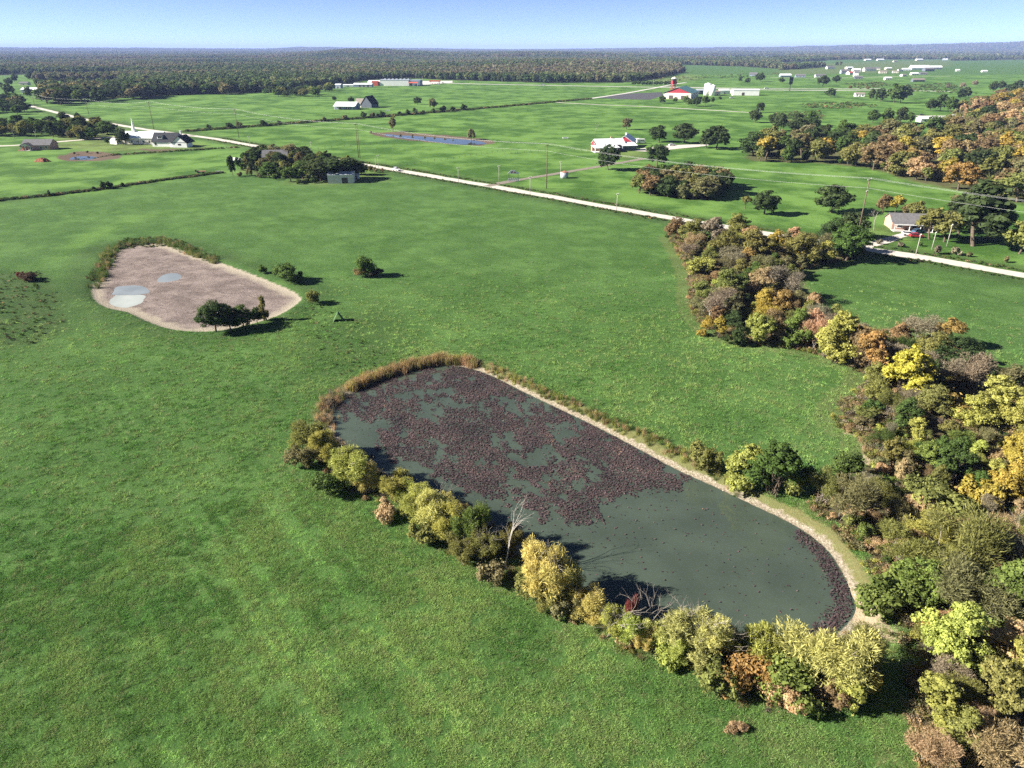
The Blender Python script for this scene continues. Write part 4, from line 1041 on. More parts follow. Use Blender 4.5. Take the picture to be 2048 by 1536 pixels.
# ================================================================== masses nobody could count
def scatter(name, protos, x, y, z, sc, rz, idx, cols, label):
    """one object whose points each carry a copy of one of the meshes"""
    pc = bpy.data.collections.new(name+'_kinds')
    for i, me in enumerate(protos):
        pc.objects.link(bpy.data.objects.new('%s_kind_%02d' % (name, i), me))
    me = bpy.data.meshes.new(name); n = len(x)
    me.vertices.add(n); me.vertices.foreach_set('co', np.stack([x, y, z], 1).astype(np.float32).ravel())
    attr(me, 'sc', sc); attr(me, 'rz', rz)
    a = me.attributes.new('pick', 'INT', 'POINT'); a.data.foreach_set('value', np.asarray(idx, np.int32))
    attr(me, 'tintcol', np.concatenate([cols, np.ones((n, 1))], 1), 'FLOAT_COLOR')
    o = ob(name, me); tag(o, label, None, None, 'stuff')
    ng = bpy.data.node_groups.new(name+'_nodes', 'GeometryNodeTree')
    ng.interface.new_socket('Geometry', in_out='INPUT', socket_type='NodeSocketGeometry')
    ng.interface.new_socket('Geometry', in_out='OUTPUT', socket_type='NodeSocketGeometry')
    N = ng.nodes; L = ng.links
    gi = N.new('NodeGroupInput'); go = N.new('NodeGroupOutput')
    ci = N.new('GeometryNodeCollectionInfo'); ci.inputs['Collection'].default_value = pc
    ci.inputs['Separate Children'].default_value = True; ci.inputs['Reset Children'].default_value = True
    ip = N.new('GeometryNodeInstanceOnPoints'); ip.inputs['Pick Instance'].default_value = True
    def na_(nm, typ):
        q = N.new('GeometryNodeInputNamedAttribute'); q.data_type = typ; q.inputs['Name'].default_value = nm; return q.outputs['Attribute']
    cx = N.new('ShaderNodeCombineXYZ'); L.new(na_('rz', 'FLOAT'), cx.inputs['Z'])
    L.new(gi.outputs[0], ip.inputs['Points']); L.new(ci.outputs[0], ip.inputs['Instance']); L.new(na_('pick', 'INT'), ip.inputs['Instance Index'])
    L.new(cx.outputs[0], ip.inputs['Rotation']); L.new(na_('sc', 'FLOAT'), ip.inputs['Scale'])
    L.new(ip.outputs[0], go.inputs[0])
    md = o.modifiers.new('spread', 'NODES'); md.node_group = ng
    return o
def pal(names, w_, n):
    w_ = np.array(w_, float); w_ /= w_.sum(); k = NPR.choice(len(names), n, p=w_)
    c = np.array([COLS[q] for q in names])[k]
    return c*NPR.uniform(0.75, 1.25, (n, 1))*NPR.uniform(0.93, 1.07, (n, 3))
# far woods
def join_mesh(name, sm, cm):
    v1 = np.array([v.co[:] for v in sm.vertices]); v2 = np.array([v.co[:] for v in cm.vertices])
    f = [list(p.vertices) for p in sm.polygons]+[[i+len(v1) for i in p.vertices] for p in cm.polygons]
    me = mesh_np(name, np.concatenate([v1, v2]), f, [M_BARK, M_LEAFI])
    mi = np.zeros(len(f), np.int32); mi[len(sm.polygons):] = 1; me.polygons.foreach_set('material_index', mi)
    tt = np.zeros(len(v2)); cm.attributes['tint'].data.foreach_get('value', tt)
    attr(me, 'tint', np.concatenate([np.full(len(v1), .5), tt])); return me
build_kind('mass_tree', 6, 13.0, 380, 2.3, 0.85, 10, 'oak', M_LEAFI, M_BARK, True)
mass_me = [join_mesh('mass_tree', s, c) for _, s, c in PROTO['mass_tree']]
fx = []; fy = []; fs = []
for r0_, r1_, area, s_ in ((650, 2200, 105, 1.0), (2200, 4500, 240, 1.15), (4500, 9000, 800, 1.5), (9000, 17500, 4200, 2.3)):
    half = math.radians(46); A_ = half*(r1_**2-r0_**2); n = int(A_/area)
    r = np.sqrt(NPR.uniform(r0_**2, r1_**2, n)); a = NPR.uniform(-half, half, n)
    x = r*np.sin(a); y = r*np.cos(a)
    k = forest_mask(x, y) if r0_ < 9000 else np.ones(n, bool)
    if r0_ >= 2200: k &= (fbm(x/420, y/420, 91, 3) > (0.36 if r0_ < 9000 else 0.3)) | (np.abs(np.degrees(a)+9) < 8)
    fx.append(x[k]); fy.append(y[k]); fs.append(s_*NPR.uniform(0.75, 1.25, k.sum()))
fx = np.concatenate(fx); fy = np.concatenate(fy); fs = np.concatenate(fs); n = len(fx)
FOREST_N = n
FC = np.array([(0.050, 0.078, 0.030), (0.072, 0.105, 0.036), (0.095, 0.112, 0.045), (0.125, 0.120, 0.058), (0.135, 0.115, 0.075)])
reg_ = fbm(fx/260, fy/260, 55, 3)
pick_ = np.clip((NPR.uniform(0, 1, n)*2.6+sstep(0.35, 0.7, reg_)*2.4).astype(int), 0, 4)
cw = 1.35*FC[pick_]*NPR.uniform(0.75, 1.3, (n, 1))*NPR.uniform(.94, 1.06, (n, 3))
scatter('far_woodland', mass_me, fx, fy, land(fx, fy)-0.3, fs, NPR.uniform(0, 6.28, n), NPR.integers(0, len(mass_me), n), cw, 'dense far-off woodland reaching back to the blue hills')

# lower storey of the autumn wood and the grove, too close-grown to count
low_me = [join_mesh('understorey_tree', sm_, cm_) for _, sm_, cm_ in PROTO['mid_tall'][:3]]+[join_mesh('understorey_tree', sm_, cm_) for _, sm_, cm_ in PROTO['mid_oak'][:2]]
X = []; Y = []; S_ = []
for pl_, n_, s0, s1 in ((WOOD, 1500, .45, .95), (GROVE, 150, .4, .7), (HOME, 110, .35, .7), (LROW, 60, .4, .75)):
    xs_ = [q[0] for q in pl_]; ys_ = [q[1] for q in pl_]
    x = NPR.uniform(min(xs_), max(xs_), n_*3); y = NPR.uniform(min(ys_), max(ys_), n_*3)
    k = (poly_sd(pl_, x, y) < -1.5) & (np.abs(x) < 0.82*y+10); x, y = x[k][:n_], y[k][:n_]
    X.append(x); Y.append(y); S_.append(NPR.uniform(s0, s1, len(x)))
x = np.concatenate(X); y = np.concatenate(Y); s = np.concatenate(S_); n = len(x)
f_ = sstep(1650, 1950, pix(x, y)[0])
c1 = pal(['deep green','green','olive','dull olive'], [4, 3, 4, 2], n); c2 = pal(['olive','dull olive','rust-brown','tan','green'], [3, 3, 3, 1.4, 1.5], n)
cu = np.where((NPR.uniform(0, 1, n) < f_)[:, None], c2, c1)
hk = (poly_sd(HOME, x, y) > 0) | (NPR.uniform(0, 1, n) < 2)
scatter('wood_understorey', low_me, x, y, land(x, y)-0.6, s, NPR.uniform(0, 6.28, n), NPR.integers(0, len(low_me), n), cu, 'close-grown lower storey filling the autumn wood and groves')
# undergrowth in the thicket, belt, wood and on the willow bank
def tuft_mesh(name, n, h, w, spread, seed, lean=0.5):
    rng = np.random.default_rng(seed)
    bx = rng.normal(size=(n, 2))*spread; d = rng.normal(size=(n, 2))*lean*h+bx*0.4; hh = h*rng.uniform(0.45, 1.15, n)
    a = rng.uniform(0, math.pi, n); sx = np.cos(a)*w*0.5; sy = np.sin(a)*w*0.5
    V0 = np.stack([bx[:, 0]-sx, bx[:, 1]-sy, np.full(n, -0.05)], 1); V1 = np.stack([bx[:, 0]+sx, bx[:, 1]+sy, np.full(n, -0.05)], 1)
    m = np.stack([bx[:, 0]+d[:, 0]*.45, bx[:, 1]+d[:, 1]*.45, hh*.65], 1)
    V2 = m+np.stack([sx, sy, np.zeros(n)], 1)*.8; V3 = m-np.stack([sx, sy, np.zeros(n)], 1)*.8
    V4 = np.stack([bx[:, 0]+d[:, 0], bx[:, 1]+d[:, 1], hh], 1)
    V_ = np.stack([V0, V1, V2, V3, V4], 1).reshape(-1, 3); b = np.arange(n)*5
    F_ = [[q, q+1, q+2, q+3] for q in b]+[[q+3, q+2, q+4] for q in b]
    me = mesh_np(name, V_, F_, M_LEAFI); attr(me, 'tint', np.repeat(rng.uniform(0, 1, n), 5)); return me
und = []
for i in range(4):
    rng = np.random.default_rng(300+i)
    lb = [((rng.normal()*.35, rng.normal()*.35, rng.uniform(.25, .6)), (rng.uniform(.35, .6), rng.uniform(.35, .6), rng.uniform(.25, .4))) for _ in range(4)]
    me = crown_mesh('undergrowth', lobe_leaves(lb, 330, 0.2, 0.45, rng, 0.5, 8, 0.2, 1.1, 0, .3), M_LEAFI); und.append(me)
for i in range(3): und.append(tuft_mesh('dry_brush', 60, 0.9, 0.035, 0.3, 320+i, 0.45))
def in_poly_pts(poly, n, marg=0.0):
    xs = [p[0] for p in poly]; ys = [p[1] for p in poly]
    x = NPR.uniform(min(xs), max(xs), n); y = NPR.uniform(min(ys), max(ys), n)
    k = (poly_sd(poly, x, y) < marg) & (np.abs(x) < 0.82*y+10)
    return x[k], y[k]
X = []; Y = []; S_ = []
x, y = in_poly_pts(THICKET, 42000, 0.6); X.append(x); Y.append(y); S_.append(NPR.uniform(.5, 1.25, len(x)))
x, y = in_poly_pts(WILLOWBANK, 5200, 0.3); k = poly_sd(POND, x, y) > 0.6; X.append(x[k]); Y.append(y[k]); S_.append(NPR.uniform(.35, .95, k.sum()))
x = np.concatenate(X); y = np.concatenate(Y); s = np.concatenate(S_)
k = fbm(x/4, y/4, 66, 3) > 0.36; x, y, s = x[k], y[k], s[k]; n = len(x)
cu = 0.9*pal(['tan','dull olive','olive','grey-brown','rust-brown','green','yellow-green'], [6, 4, 4, 3, 2, 1.4, 2.2], n)
scatter('undergrowth', und, x, y, land(x, y), s, NPR.uniform(0, 6.28, n), NPR.integers(0, len(und), n), cu, 'tangled tan and olive undergrowth between the thicket trees')
# hedge-bottom weeds along ditches, fences and road verges
X = []; Y = []; S_ = []
def along(pts, n, w_):
    P_ = np.array(pts); L_ = np.hypot(*np.diff(P_, axis=0).T); c = np.concatenate([[0], np.cumsum(L_)]); u = NPR.uniform(0, c[-1], n)
    return np.interp(u, c, P_[:, 0])+NPR.normal(size=n)*w_, np.interp(u, c, P_[:, 1])+NPR.normal(size=n)*w_
for pts, n, w_, s_ in ((HEDGES['a'], 900, 0.8, 1.2), (HEDGES['b'], 2200, 2.0, 2.0), (HEDGES['c'], 220, 0.8, 1.2)):
    x, y = along(pts, n, w_); X.append(x); Y.append(y); S_.append(s_*NPR.uniform(.5, 1.1, n))
for side in (-1, 1):
    off = [(p[0]+side*5.2*0.67, p[1]+side*5.2*0.74) for p in ROAD[3:]]
    x, y = along(off, 1500, 1.0); X.append(x); Y.append(y); S_.append(NPR.uniform(.3, .8, 1500))
for pl_, n_, s0 in (([(1590,208),(1700,204),(1760,212),(1700,218),(1600,216)], 260, 2.0), ([(1780,172),(1900,166),(1960,190),(1880,186),(1800,182)], 420, 2.4), ([(1690,168),(1760,164),(1790,172),(1720,178)], 260, 2.4),
                    ([(0,548),(80,545),(120,590),(130,640),(60,690),(-20,690)], 260, .6), ([(600,590),(720,640),(760,700),(930,705),(700,770),(640,700)], 260, .45), ([(1290,158),(1400,152),(1560,146),(1560,152),(1400,160),(1300,166)], 300, 2.6),
                    ([(170,560),(215,500),(250,478),(340,474),(420,505),(330,488),(240,496),(200,560)], 420, .8), ([(1330,470),(1400,492),(1440,520),(1390,560),(1360,510)], 160, 1.1), ([(1550,226),(1640,222),(1650,240),(1560,250)], 200, 2.2)):
    pw_ = Gp(pl_); x, y = in_poly_pts(pw_, n_*3, 0); x, y = x[:n_], y[:n_]; X.append(x); Y.append(y); S_.append(s0*NPR.uniform(.4, 1.1, len(x)))
x = np.concatenate(X); y = np.concatenate(Y); s = np.concatenate(S_); n = len(x)
k = line_d(ROAD, x, y) > 4.0; x, y, s = x[k], y[k], s[k]; n = len(x)
cu = pal(['dull olive','deep green','green','dark brown','tan'], [3, 4, 7, 0.6, 0.4], n)
scatter('verge_weeds', und, x, y, land(x, y), s, NPR.uniform(0, 6.28, n), NPR.integers(0, len(und), n), cu, 'rough dark weeds along ditches, fences and road verges')
# cattails and reeds round the water
reed = [tuft_mesh('reed_clump', 46, 2.0, 0.05, 0.33, 340+i, 0.12) for i in range(4)]
X = []; Y = []; S_ = []; C_ = []
nshore = [G(a, b, POND_Z) for a, b in [(700,786),(747,763),(785,750),(834,737),(882,729),(925,731),(950,738)]]
x, y = along(nshore, 480, 0.5); X.append(x); Y.append(y+0.8); S_.append(NPR.uniform(.6, .98, 480)); C_.append(pal(['tan','amber','olive','rust-brown'], [5, 2, 2, 2], 480))
eshore = [G(a, b, 0) for a, b in [(950,735),(1050,778),(1130,815),(1200,848),(1300,893),(1400,945),(1470,985)]]
x, y = along(eshore, 420, 0.7); X.append(x+1.6); Y.append(y+1.4); S_.append(NPR.uniform(.3, .6, 420)); C_.append(pal(['tan','olive','yellow-green','green'], [3, 4, 2, 3], 420))
dshore = [G(a, b, 0) for a, b in [(191,575),(205,545),(222,505),(240,492),(275,486),(330,482),(370,498),(440,524)]]
x, y = along(dshore, 420, 0.9); X.append(x-0.8); Y.append(y+0.9); S_.append(NPR.uniform(.4, .95, 420)); C_.append(pal(['olive','green','dull olive','tan'], [3, 6, 2, 0.6], 420))
wshore = [G(a, b, POND_Z) for a, b in [(655,850),(660,815),(690,795)]]
x, y = along(wshore, 120, 0.8); X.append(x-0.8); Y.append(y); S_.append(NPR.uniform(.35, .7, 120)); C_.append(pal(['tan','grey-brown','olive'], [3, 3, 2], 120))
x = np.concatenate(X); y = np.concatenate(Y); s = np.concatenate(S_); c = np.concatenate(C_); n = len(x)
scatter('reeds', reed, x, y, np.maximum(land(x, y), POND_Z-0.1), s, NPR.uniform(0, 6.28, n), NPR.integers(0, 4, n), c, 'tan cattail reeds standing along the pond shores')
# grass tufts on the near pasture
gt = [tuft_mesh('grass_tuft', 26, 0.24, 0.03, 0.17, 360+i, 0.8) for i in range(4)]
def wedge(n, r0_, r1_):
    r = np.sqrt(NPR.uniform(r0_**2, r1_**2, n)); a = NPR.uniform(-math.radians(48), math.radians(48), n)
    return r*np.sin(a), r*np.cos(a)
X = []; Y = []; S_ = []
for n, r0_, r1_, s_ in ((190000, 36, 95, 0.9), (150000, 95, 230, 1.3)):
    x, y = wedge(n, r0_, r1_); X.append(x); Y.append(y); S_.append(s_*NPR.uniform(.55, 1.3, n))
x = np.concatenate(X); y = np.concatenate(Y); s = np.concatenate(S_)
k = (poly_sd(POND, x, y) > 2.6) & (poly_sd(DRY, x, y) > 2.2) & (poly_sd(THICKET, x, y) > -1) & (line_d(ROAD, x, y) > 4.2)
u = (x*0.62-y*0.78); v = x*0.78+y*0.62
dens = fbm(x/1.1, y/1.1, 14, 3)
stre = fbm(u/70, v/1.05, 15, 3)*0.75+fbm(x/2.5, y/2.5, 16, 3)*0.25
swa = sstep(0.53, 0.62, stre)*sstep(0.42, 0.62, fbm(x/26, y/26, 18, 3))          # flattened mower lines
k &= NPR.uniform(0, 1, len(x)) < (sstep(0.36, 0.56, dens)*0.62+0.10)*(1-0.5*swa)
k &= NPR.uniform(0, 1, len(x)) < 1-sstep(110, 225, np.hypot(x, y))
x, y, s, dens, swa, u, v = x[k], y[k], s[k], dens[k], swa[k], u[k], v[k]; n = len(x)
s = s*(1-0.35*swa)
tone = sstep(0.32, 0.68, 0.5*fbm(x/7, y/7, 19, 4)+0.3*fbm(x/30, y/30, 20, 3)+0.2*fbm(u/60, v/3.0, 22, 3))[:, None]
cgr = (np.array([0.105, 0.225, 0.056])*(1-tone)+np.array([0.255, 0.370, 0.112])*tone)*NPR.uniform(0.7, 1.35, (n, 1))*NPR.uniform(.92, 1.08, (n, 3))
cgr = cgr*(1+0.75*swa[:, None])
dryk = NPR.uniform(0, 1, n) < 0.12; cgr[dryk] = np.array([0.26, 0.29, 0.125])*NPR.uniform(.8, 1.2, (dryk.sum(), 1))
scatter('grass_tufts', gt, x, y, land(x, y), s, NPR.uniform(0, 6.28, n), NPR.integers(0, 4, n), cgr, 'uneven green grass tufts of the near pasture')
GRASS_N = n
# dried lotus leaves on the water
lp = 150000
xs = [p[0] for p in POND]; ys = [p[1] for p in POND]
x = NPR.uniform(min(xs), max(xs), lp*2); y = NPR.uniform(min(ys), max(ys), lp*2)
sd_ = poly_sd(POND, x, y); px_, py_ = pix(x, y, POND_Z)
edge = [G(a, b, POND_Z) for a, b in [(640,870),(700,840),(745,850),(770,900),(850,935),(960,985),(1090,1035),(1190,1035),(1265,975),(1330,975),(1400,970),(1330,930),(1200,858),(1050,786),(957,738),(880,725),(780,745),(690,790)]]
ed = poly_sd(edge, x, y)
clump_ = 0.55*fbm((x+y*.3)/1.1, y/1.9, 33, 3)+0.45*fbm(x/3.2, y/4.5, 35, 3); big_ = fbm(x/9, y/9, 34, 3)
prob = 0.95*sstep(0.465, 0.53, clump_*0.72+big_*0.28+np.clip(-ed/14, -0.22, 0.055))
shore_r = sstep(0.9, 0.1, np.abs(sd_+1.1)/2.2)*((px_ > 1590) & (py_ > 1060))
prob = np.maximum(prob*(ed < 6), shore_r)
prob = np.maximum(prob, 0.20*(ed < -2.5)*sstep(0.38, 0.5, clump_))
prob = np.maximum(prob, 0.012*(sd_ < -1))
k = (sd_ < -0.2) & (NPR.uniform(0, 1, lp*2) < prob)
x, y = x[k], y[k]; n = len(x); LOTUS_N = n
rd = NPR.uniform(0.05, 0.15, n); th = NPR.uniform(0, 6.28, n); zz = POND_Z+NPR.uniform(0.015, 0.16, n)
tx = NPR.normal(size=(n, 2))*0.28
V_ = []
for kk in range(5):
    a = th+2*math.pi*kk/5; q = rd*NPR.uniform(0.7, 1.2, n)
    ox = np.cos(a)*q; oy = np.sin(a)*q
    V_.append(np.stack([x+ox, y+oy, zz+ox*tx[:, 0]+oy*tx[:, 1]], 1))
V_ = np.stack(V_, 1).reshape(-1, 3)
t = NT('dried_lotus_leaf')
c = t.mix(t.attr('tint'), (0.024, 0.017, 0.022), (0.105, 0.068, 0.066))
c = t.mix(t.map(t.attr('tint'), 0.92, 1.0), c, (0.20, 0.12, 0.07))
t.out(t.bsdf(c, 0.75, 0.25))
lme = mesh_np('floating_leaves', V_, np.arange(n*5).reshape(n, 5), t.m); attr(lme, 'tint', np.repeat(np.clip(0.45*NPR.uniform(0, 1, n)+0.9*(fbm(x/3.5, y/3.5, 36, 3)-0.2), 0, 1), 5))
tag(ob('floating_leaves', lme), 'brown dried lotus leaves floating on the pond', None, None, 'stuff')
# stones and clods on the dried shore
sb = [bmesh.new() for _ in range(2)]
st_me = []
M_STONE = simple('pale_stone', (0.50, 0.44, 0.36), 0.9, 0.1, 0, 0.35, 4.0)
for i in range(3):
    bm = bmesh.new(); bmesh.ops.create_icosphere(bm, subdivisions=1, radius=0.14)
    rg = random.Random(i)
    for v in bm.verts: v.co = Vector((v.co.x*rg.uniform(.7, 1.4), v.co.y*rg.uniform(.7, 1.4), v.co.z*rg.uniform(.4, .8)))
    me = bpy.data.meshes.new('shore_stone'); bm.to_mesh(me); bm.free(); me.materials.append(M_STONE); st_me.append(me)
x = NPR.uniform(min(xs)-3, max(xs)+3, 40000); y = NPR.uniform(min(ys)-3, max(ys)+3, 40000); sd_ = poly_sd(POND, x, y)
k = (sd_ > 0.1) & (sd_ < 1.3) & (NPR.uniform(0, 1, 40000) < 0.22)
x, y = x[k], y[k]; n = len(x)
scatter('shore_stones', st_me, x, y, land(x, y), NPR.uniform(.3, .9, n), NPR.uniform(0, 6.28, n), NPR.integers(0, 3, n), np.ones((n, 3)), 'pale stones and clods along the dried pond shore')
# ================================================================== buildings
M_WHITE = simple('white_siding', (0.80, 0.79, 0.76), 0.6, 0.3, 0, 0.06, 0.6)
M_CREAM = simple('cream_siding', (0.66, 0.60, 0.50), 0.7, 0.3, 0, 0.08, 0.6)
M_ROOFW = simple('white_metal_roof', (0.78, 0.80, 0.80), 0.35, 0.5, 0.1, 0.06, 0.5)
M_ROOFB = simple('black_shingle', (0.028, 0.030, 0.036), 0.85, 0.2, 0, 0.25, 1.5)
M_ROOFG = simple('grey_shingle', (0.13, 0.125, 0.13), 0.85, 0.2, 0, 0.2, 1.5)
M_ROOFT = simple('tan_shingle', (0.22, 0.19, 0.16), 0.85, 0.2, 0, 0.2, 1.5)
M_ROOFGN = simple('green_metal_roof', (0.10, 0.22, 0.20), 0.4, 0.4, 0.1, 0.1, 0.6)
M_ROOFR = simple('red_metal_roof', (0.42, 0.07, 0.06), 0.45, 0.4, 0, 0.1, 0.6)
M_RED = simple('barn_red_siding', (0.36, 0.035, 0.05), 0.6, 0.3, 0, 0.12, 0.7)
M_REDBR = simple('orange_red_panel', (0.55, 0.10, 0.055), 0.6, 0.3, 0, 0.1, 0.7)
M_BRICK = simple('rosy_brick', (0.44, 0.27, 0.21), 0.85, 0.2, 0, 0.2, 2.0)
M_BLUE = simple('blue_grey_siding', (0.25, 0.30, 0.38), 0.6, 0.3, 0, 0.1, 0.7)
M_SLATE = simple('slate_siding', (0.10, 0.115, 0.14), 0.7, 0.3, 0, 0.12, 0.7)
M_GLASS = simple('dark_window_glass', (0.018, 0.022, 0.028), 0.08, 0.6, 0, 0.1, 1.0)
M_DOOR = simple('dark_door_paint', (0.09, 0.07, 0.06), 0.6, 0.3, 0, 0.1, 1.0)
M_TRIM = simple('white_trim', (0.80, 0.80, 0.78), 0.5, 0.3, 0, 0.04, 1.0)
M_DARKM = simple('dark_steel', (0.05, 0.05, 0.055), 0.5, 0.4, 0.3, 0.1, 1.0)
M_GALV = simple('galvanised_steel', (0.52, 0.55, 0.60), 0.4, 0.5, 0.3, 0.12, 1.0)
M_RUST = simple('rusty_roof', (0.30, 0.15, 0.10), 0.8, 0.2, 0, 0.25, 1.5)
M_WOODP = simple('weathered_pole', (0.13, 0.095, 0.07), 0.9, 0.1, 0, 0.25, 2.0)
M_WOODG = simple('pale_pole', (0.42, 0.39, 0.35), 0.85, 0.1, 0, 0.2, 2.0)
M_SOIL = simple('red_soil', (0.20, 0.085, 0.05), 0.95, 0.1, 0, 0.35, 1.2, 0.4)
M_TYRE = simple('black_rubber', (0.02, 0.02, 0.02), 0.8, 0.2, 0, 0.1, 3.0)
M_PAINT = objcol('car_paint', 0.25, 0.6, 0.03)
M_LAMP = simple('clear_lens', (0.75, 0.75, 0.72), 0.15, 0.6, 0, 0.02, 3.0)

def opening(parent, side, u, z0, w, h, L, W, kind='window', glass=None, frame=None):
    """window or door set proud on one wall of a box L x W centred on the origin"""
    d = 0.06
    def bx(mb, u0, u1, a, b, t0, t1):
        if side == '-y': mb.box(u0, u1, -W/2-t1, -W/2-t0, a, b)
        elif side == '+y': mb.box(u0, u1, W/2+t0, W/2+t1, a, b)
        elif side == '-x': mb.box(-L/2-t1, -L/2-t0, u0, u1, a, b)
        else: mb.box(L/2+t0, L/2+t1, u0, u1, a, b)
    f = MB(); t_ = min(0.14, w*0.15)
    bx(f, u-w/2-t_, u-w/2, z0, z0+h+t_, -0.02, d); bx(f, u+w/2, u+w/2+t_, z0, z0+h+t_, -0.02, d); bx(f, u-w/2, u+w/2, z0+h, z0+h+t_, -0.02, d)
    if kind == 'window': bx(f, u-w/2-t_, u+w/2+t_, z0-t_, z0, -0.02, d+0.05)
    fr = f.build(kind, frame or M_TRIM, parent)
    g_ = MB(); bx(g_, u-w/2, u+w/2, z0, z0+h, -0.01, 0.03)
    g_.build('pane' if kind == 'window' else 'leaf', glass or (M_GLASS if kind == 'window' else M_DOOR), fr)
def roof_gable(mb, L, W, H, R, ov=0.4, th=0.22, x0=None, x1=None, yc=0.0, axis='x'):
    a0 = -L/2-ov if x0 is None else x0; a1 = L/2+ov if x1 is None else x1
    s = R/(W/2); zl = H-ov*s
    mb.prism([(yc-W/2-ov, zl), (yc, H+R), (yc+W/2+ov, zl), (yc+W/2+ov, zl+th), (yc, H+R+th*1.15), (yc-W/2-ov, zl+th)], a0, a1, axis)
def house(name, label, cat, px, L, W, H, R, rz=0.0, wall=None, roof=None, wins=(), doors=(), group=None, z=0.0, hip=False, ov=0.4, gable=None):
    x, y = px if isinstance(px, Vector) else G(*px)
    r = thing(name, label, cat, (x, y, Z(x, y)+z), rz, group)
    w_ = MB()
    if hip: w_.box(-L/2, L/2, -W/2, W/2, -0.3, H)
    else: w_.prism([(-W/2, -0.3), (W/2, -0.3), (W/2, H), (0, H+R), (-W/2, H)], -L/2, L/2)
    w_.build('wall', wall or M_WHITE, r)
    q = MB()
    if hip:
        a = L/2+ov; b = W/2+ov; k = max(0.3, L/2-W/2)
        V_ = [(-a, -b, H), (a, -b, H), (a, b, H), (-a, b, H), (-k, 0, H+R), (k, 0, H+R), (-a, -b, H-.2), (a, -b, H-.2), (a, b, H-.2), (-a, b, H-.2)]
        q.add(V_, [(0,1,5,4),(1,2,5),(2,3,4,5),(3,0,4),(9,8,7,6),(6,7,1,0),(7,8,2,1),(8,9,3,2),(9,6,0,3)])
    else: roof_gable(q, L, W, H, R, ov)
    rf = q.build('roof', roof or M_ROOFG, r)
    if gable:
        for s in (-1, 1):
            g_ = MB(); g_.prism([(-W/2+.3, H+.02), (W/2-.3, H+.02), (0, H+R-.25)], s*(L/2+.0), s*(L/2+.05)); g_.build('gable_panel', gable, r)
    for (side, u, z0, ww, hh) in wins: opening(r, side, u, z0, ww, hh, L, W)
    for (side, u, ww, hh) in doors: opening(r, side, u, 0.0, ww, hh, L, W, 'door')
    return r
def chimney(r, x, y, z0, z1, mat): 
    return MB().box(x-.5, x+.5, y-.5, y+.5, z0, z1).box(x-.6, x+.6, y-.6, y+.6, z1, z1+.2).build('chimney', mat, r)
def posts(r, pts, h, mat, w_=0.14, name='post'):
    for x, y in pts: MB().box(x-w_, x+w_, y-w_, y+w_, -0.2, h).build(name, mat, r)

# white farmhouse with black roof
r = house('farmhouse', 'white farmhouse with steep black roof, dormer and white chimney', 'house', (338,291.5), 17, 11, 3.2, 5.2, -0.10, M_WHITE, M_ROOFB,
          wins=[('-x', -1.8, 1.0, 1.4, 1.6), ('-x', 0.3, 4.2, 1.2, 1.4), ('-y', -6, 1.0, 1.5, 1.5)])
dm = MB(); dm.prism([(-4.6, 5.0), (-0.2, 5.0), (-0.2, 7.2), (-4.6, 6.6)], -4.6, -1.2); dmo = dm.build('dormer', M_WHITE, r)
for s in (-3.6, -2.2): MB().box(s-.5, s+.5, -4.66, -4.58, 5.3, 6.3).build('pane', M_GLASS, dmo)
MB().prism([(-5.0, 6.55), (0.0, 7.3), (0.0, 7.5), (-5.0, 6.75)], -4.9, -0.9).build('dormer_roof', M_ROOFB, dmo)
wg = MB(); wg.prism([(-5.2, -0.3), (5.2, -0.3), (5.2, 3.0), (0, 7.2), (-5.2, 3.0)], -10.5, -3.0, 'y')
w2 = ob('wing', wg.build('tmp', M_WHITE).data, r); bpy.data.objects.remove(bpy.data.objects['tmp']); w2.location = (12.5, 2.0, 0)
q = MB(); roof_gable(q, 8, 10.4, 3.0, 4.2, .4, .22, -10.9, 0.5, 0, 'y'); q.build('wing_roof', M_ROOFB, r).location = (12.5, 2.0, 0)
q = MB(); q.box(-1.0, 1.0, -10.58, -10.5, 1.4, 2.4); q.build('pane', M_GLASS, w2)
q = MB(); q.box(-4.9, 4.9, -10.54, -10.49, 3.0, 3.35); q.build('trim_band', M_SLATE, w2)
chimney(r, 9.2, 1.5, 4.5, 9.6, M_WHITE)
MB().box(5.2, 7.2, -7.4, -5.6, -.1, .25).box(5.3, 5.5, -7.3, -7.1, .25, 2.7).build('porch', M_TRIM, r)
# church with steeple
r = house('church', 'long cream church hall with white metal roof and thin steeple', 'church', (291,286.5), 30, 12, 4.2, 3.6, -0.07, M_CREAM, M_ROOFW,
          wins=[('-y', u, 0.9, 1.1, 1.7) for u in (-6, -1.5, 2.5, 6.5)], doors=[('-y', -10.5, 1.4, 2.2)])
stp = MB(); stp.box(-1.1, 1.1, -1.1, 1.1, 4.5, 8.0); s_ = stp.build('steeple', M_WHITE, r); s_.location = (-6.5, 0, 1.0)
sp = MB(); sp.tube([(0, 0, 8.0), (0, 0, 8.3), (0, 0, 16.0)], [1.25, 1.0, 0.05], 8); sp.build('spire', M_WHITE, s_)
r = house('garden_shed', 'small dark-roofed lean shed in front of the church', 'shed', (272,287), 6.0, 3.2, 1.8, 1.4, -0.05, M_WHITE, M_ROOFG, doors=[('-y', -1, 1, 1.6)])
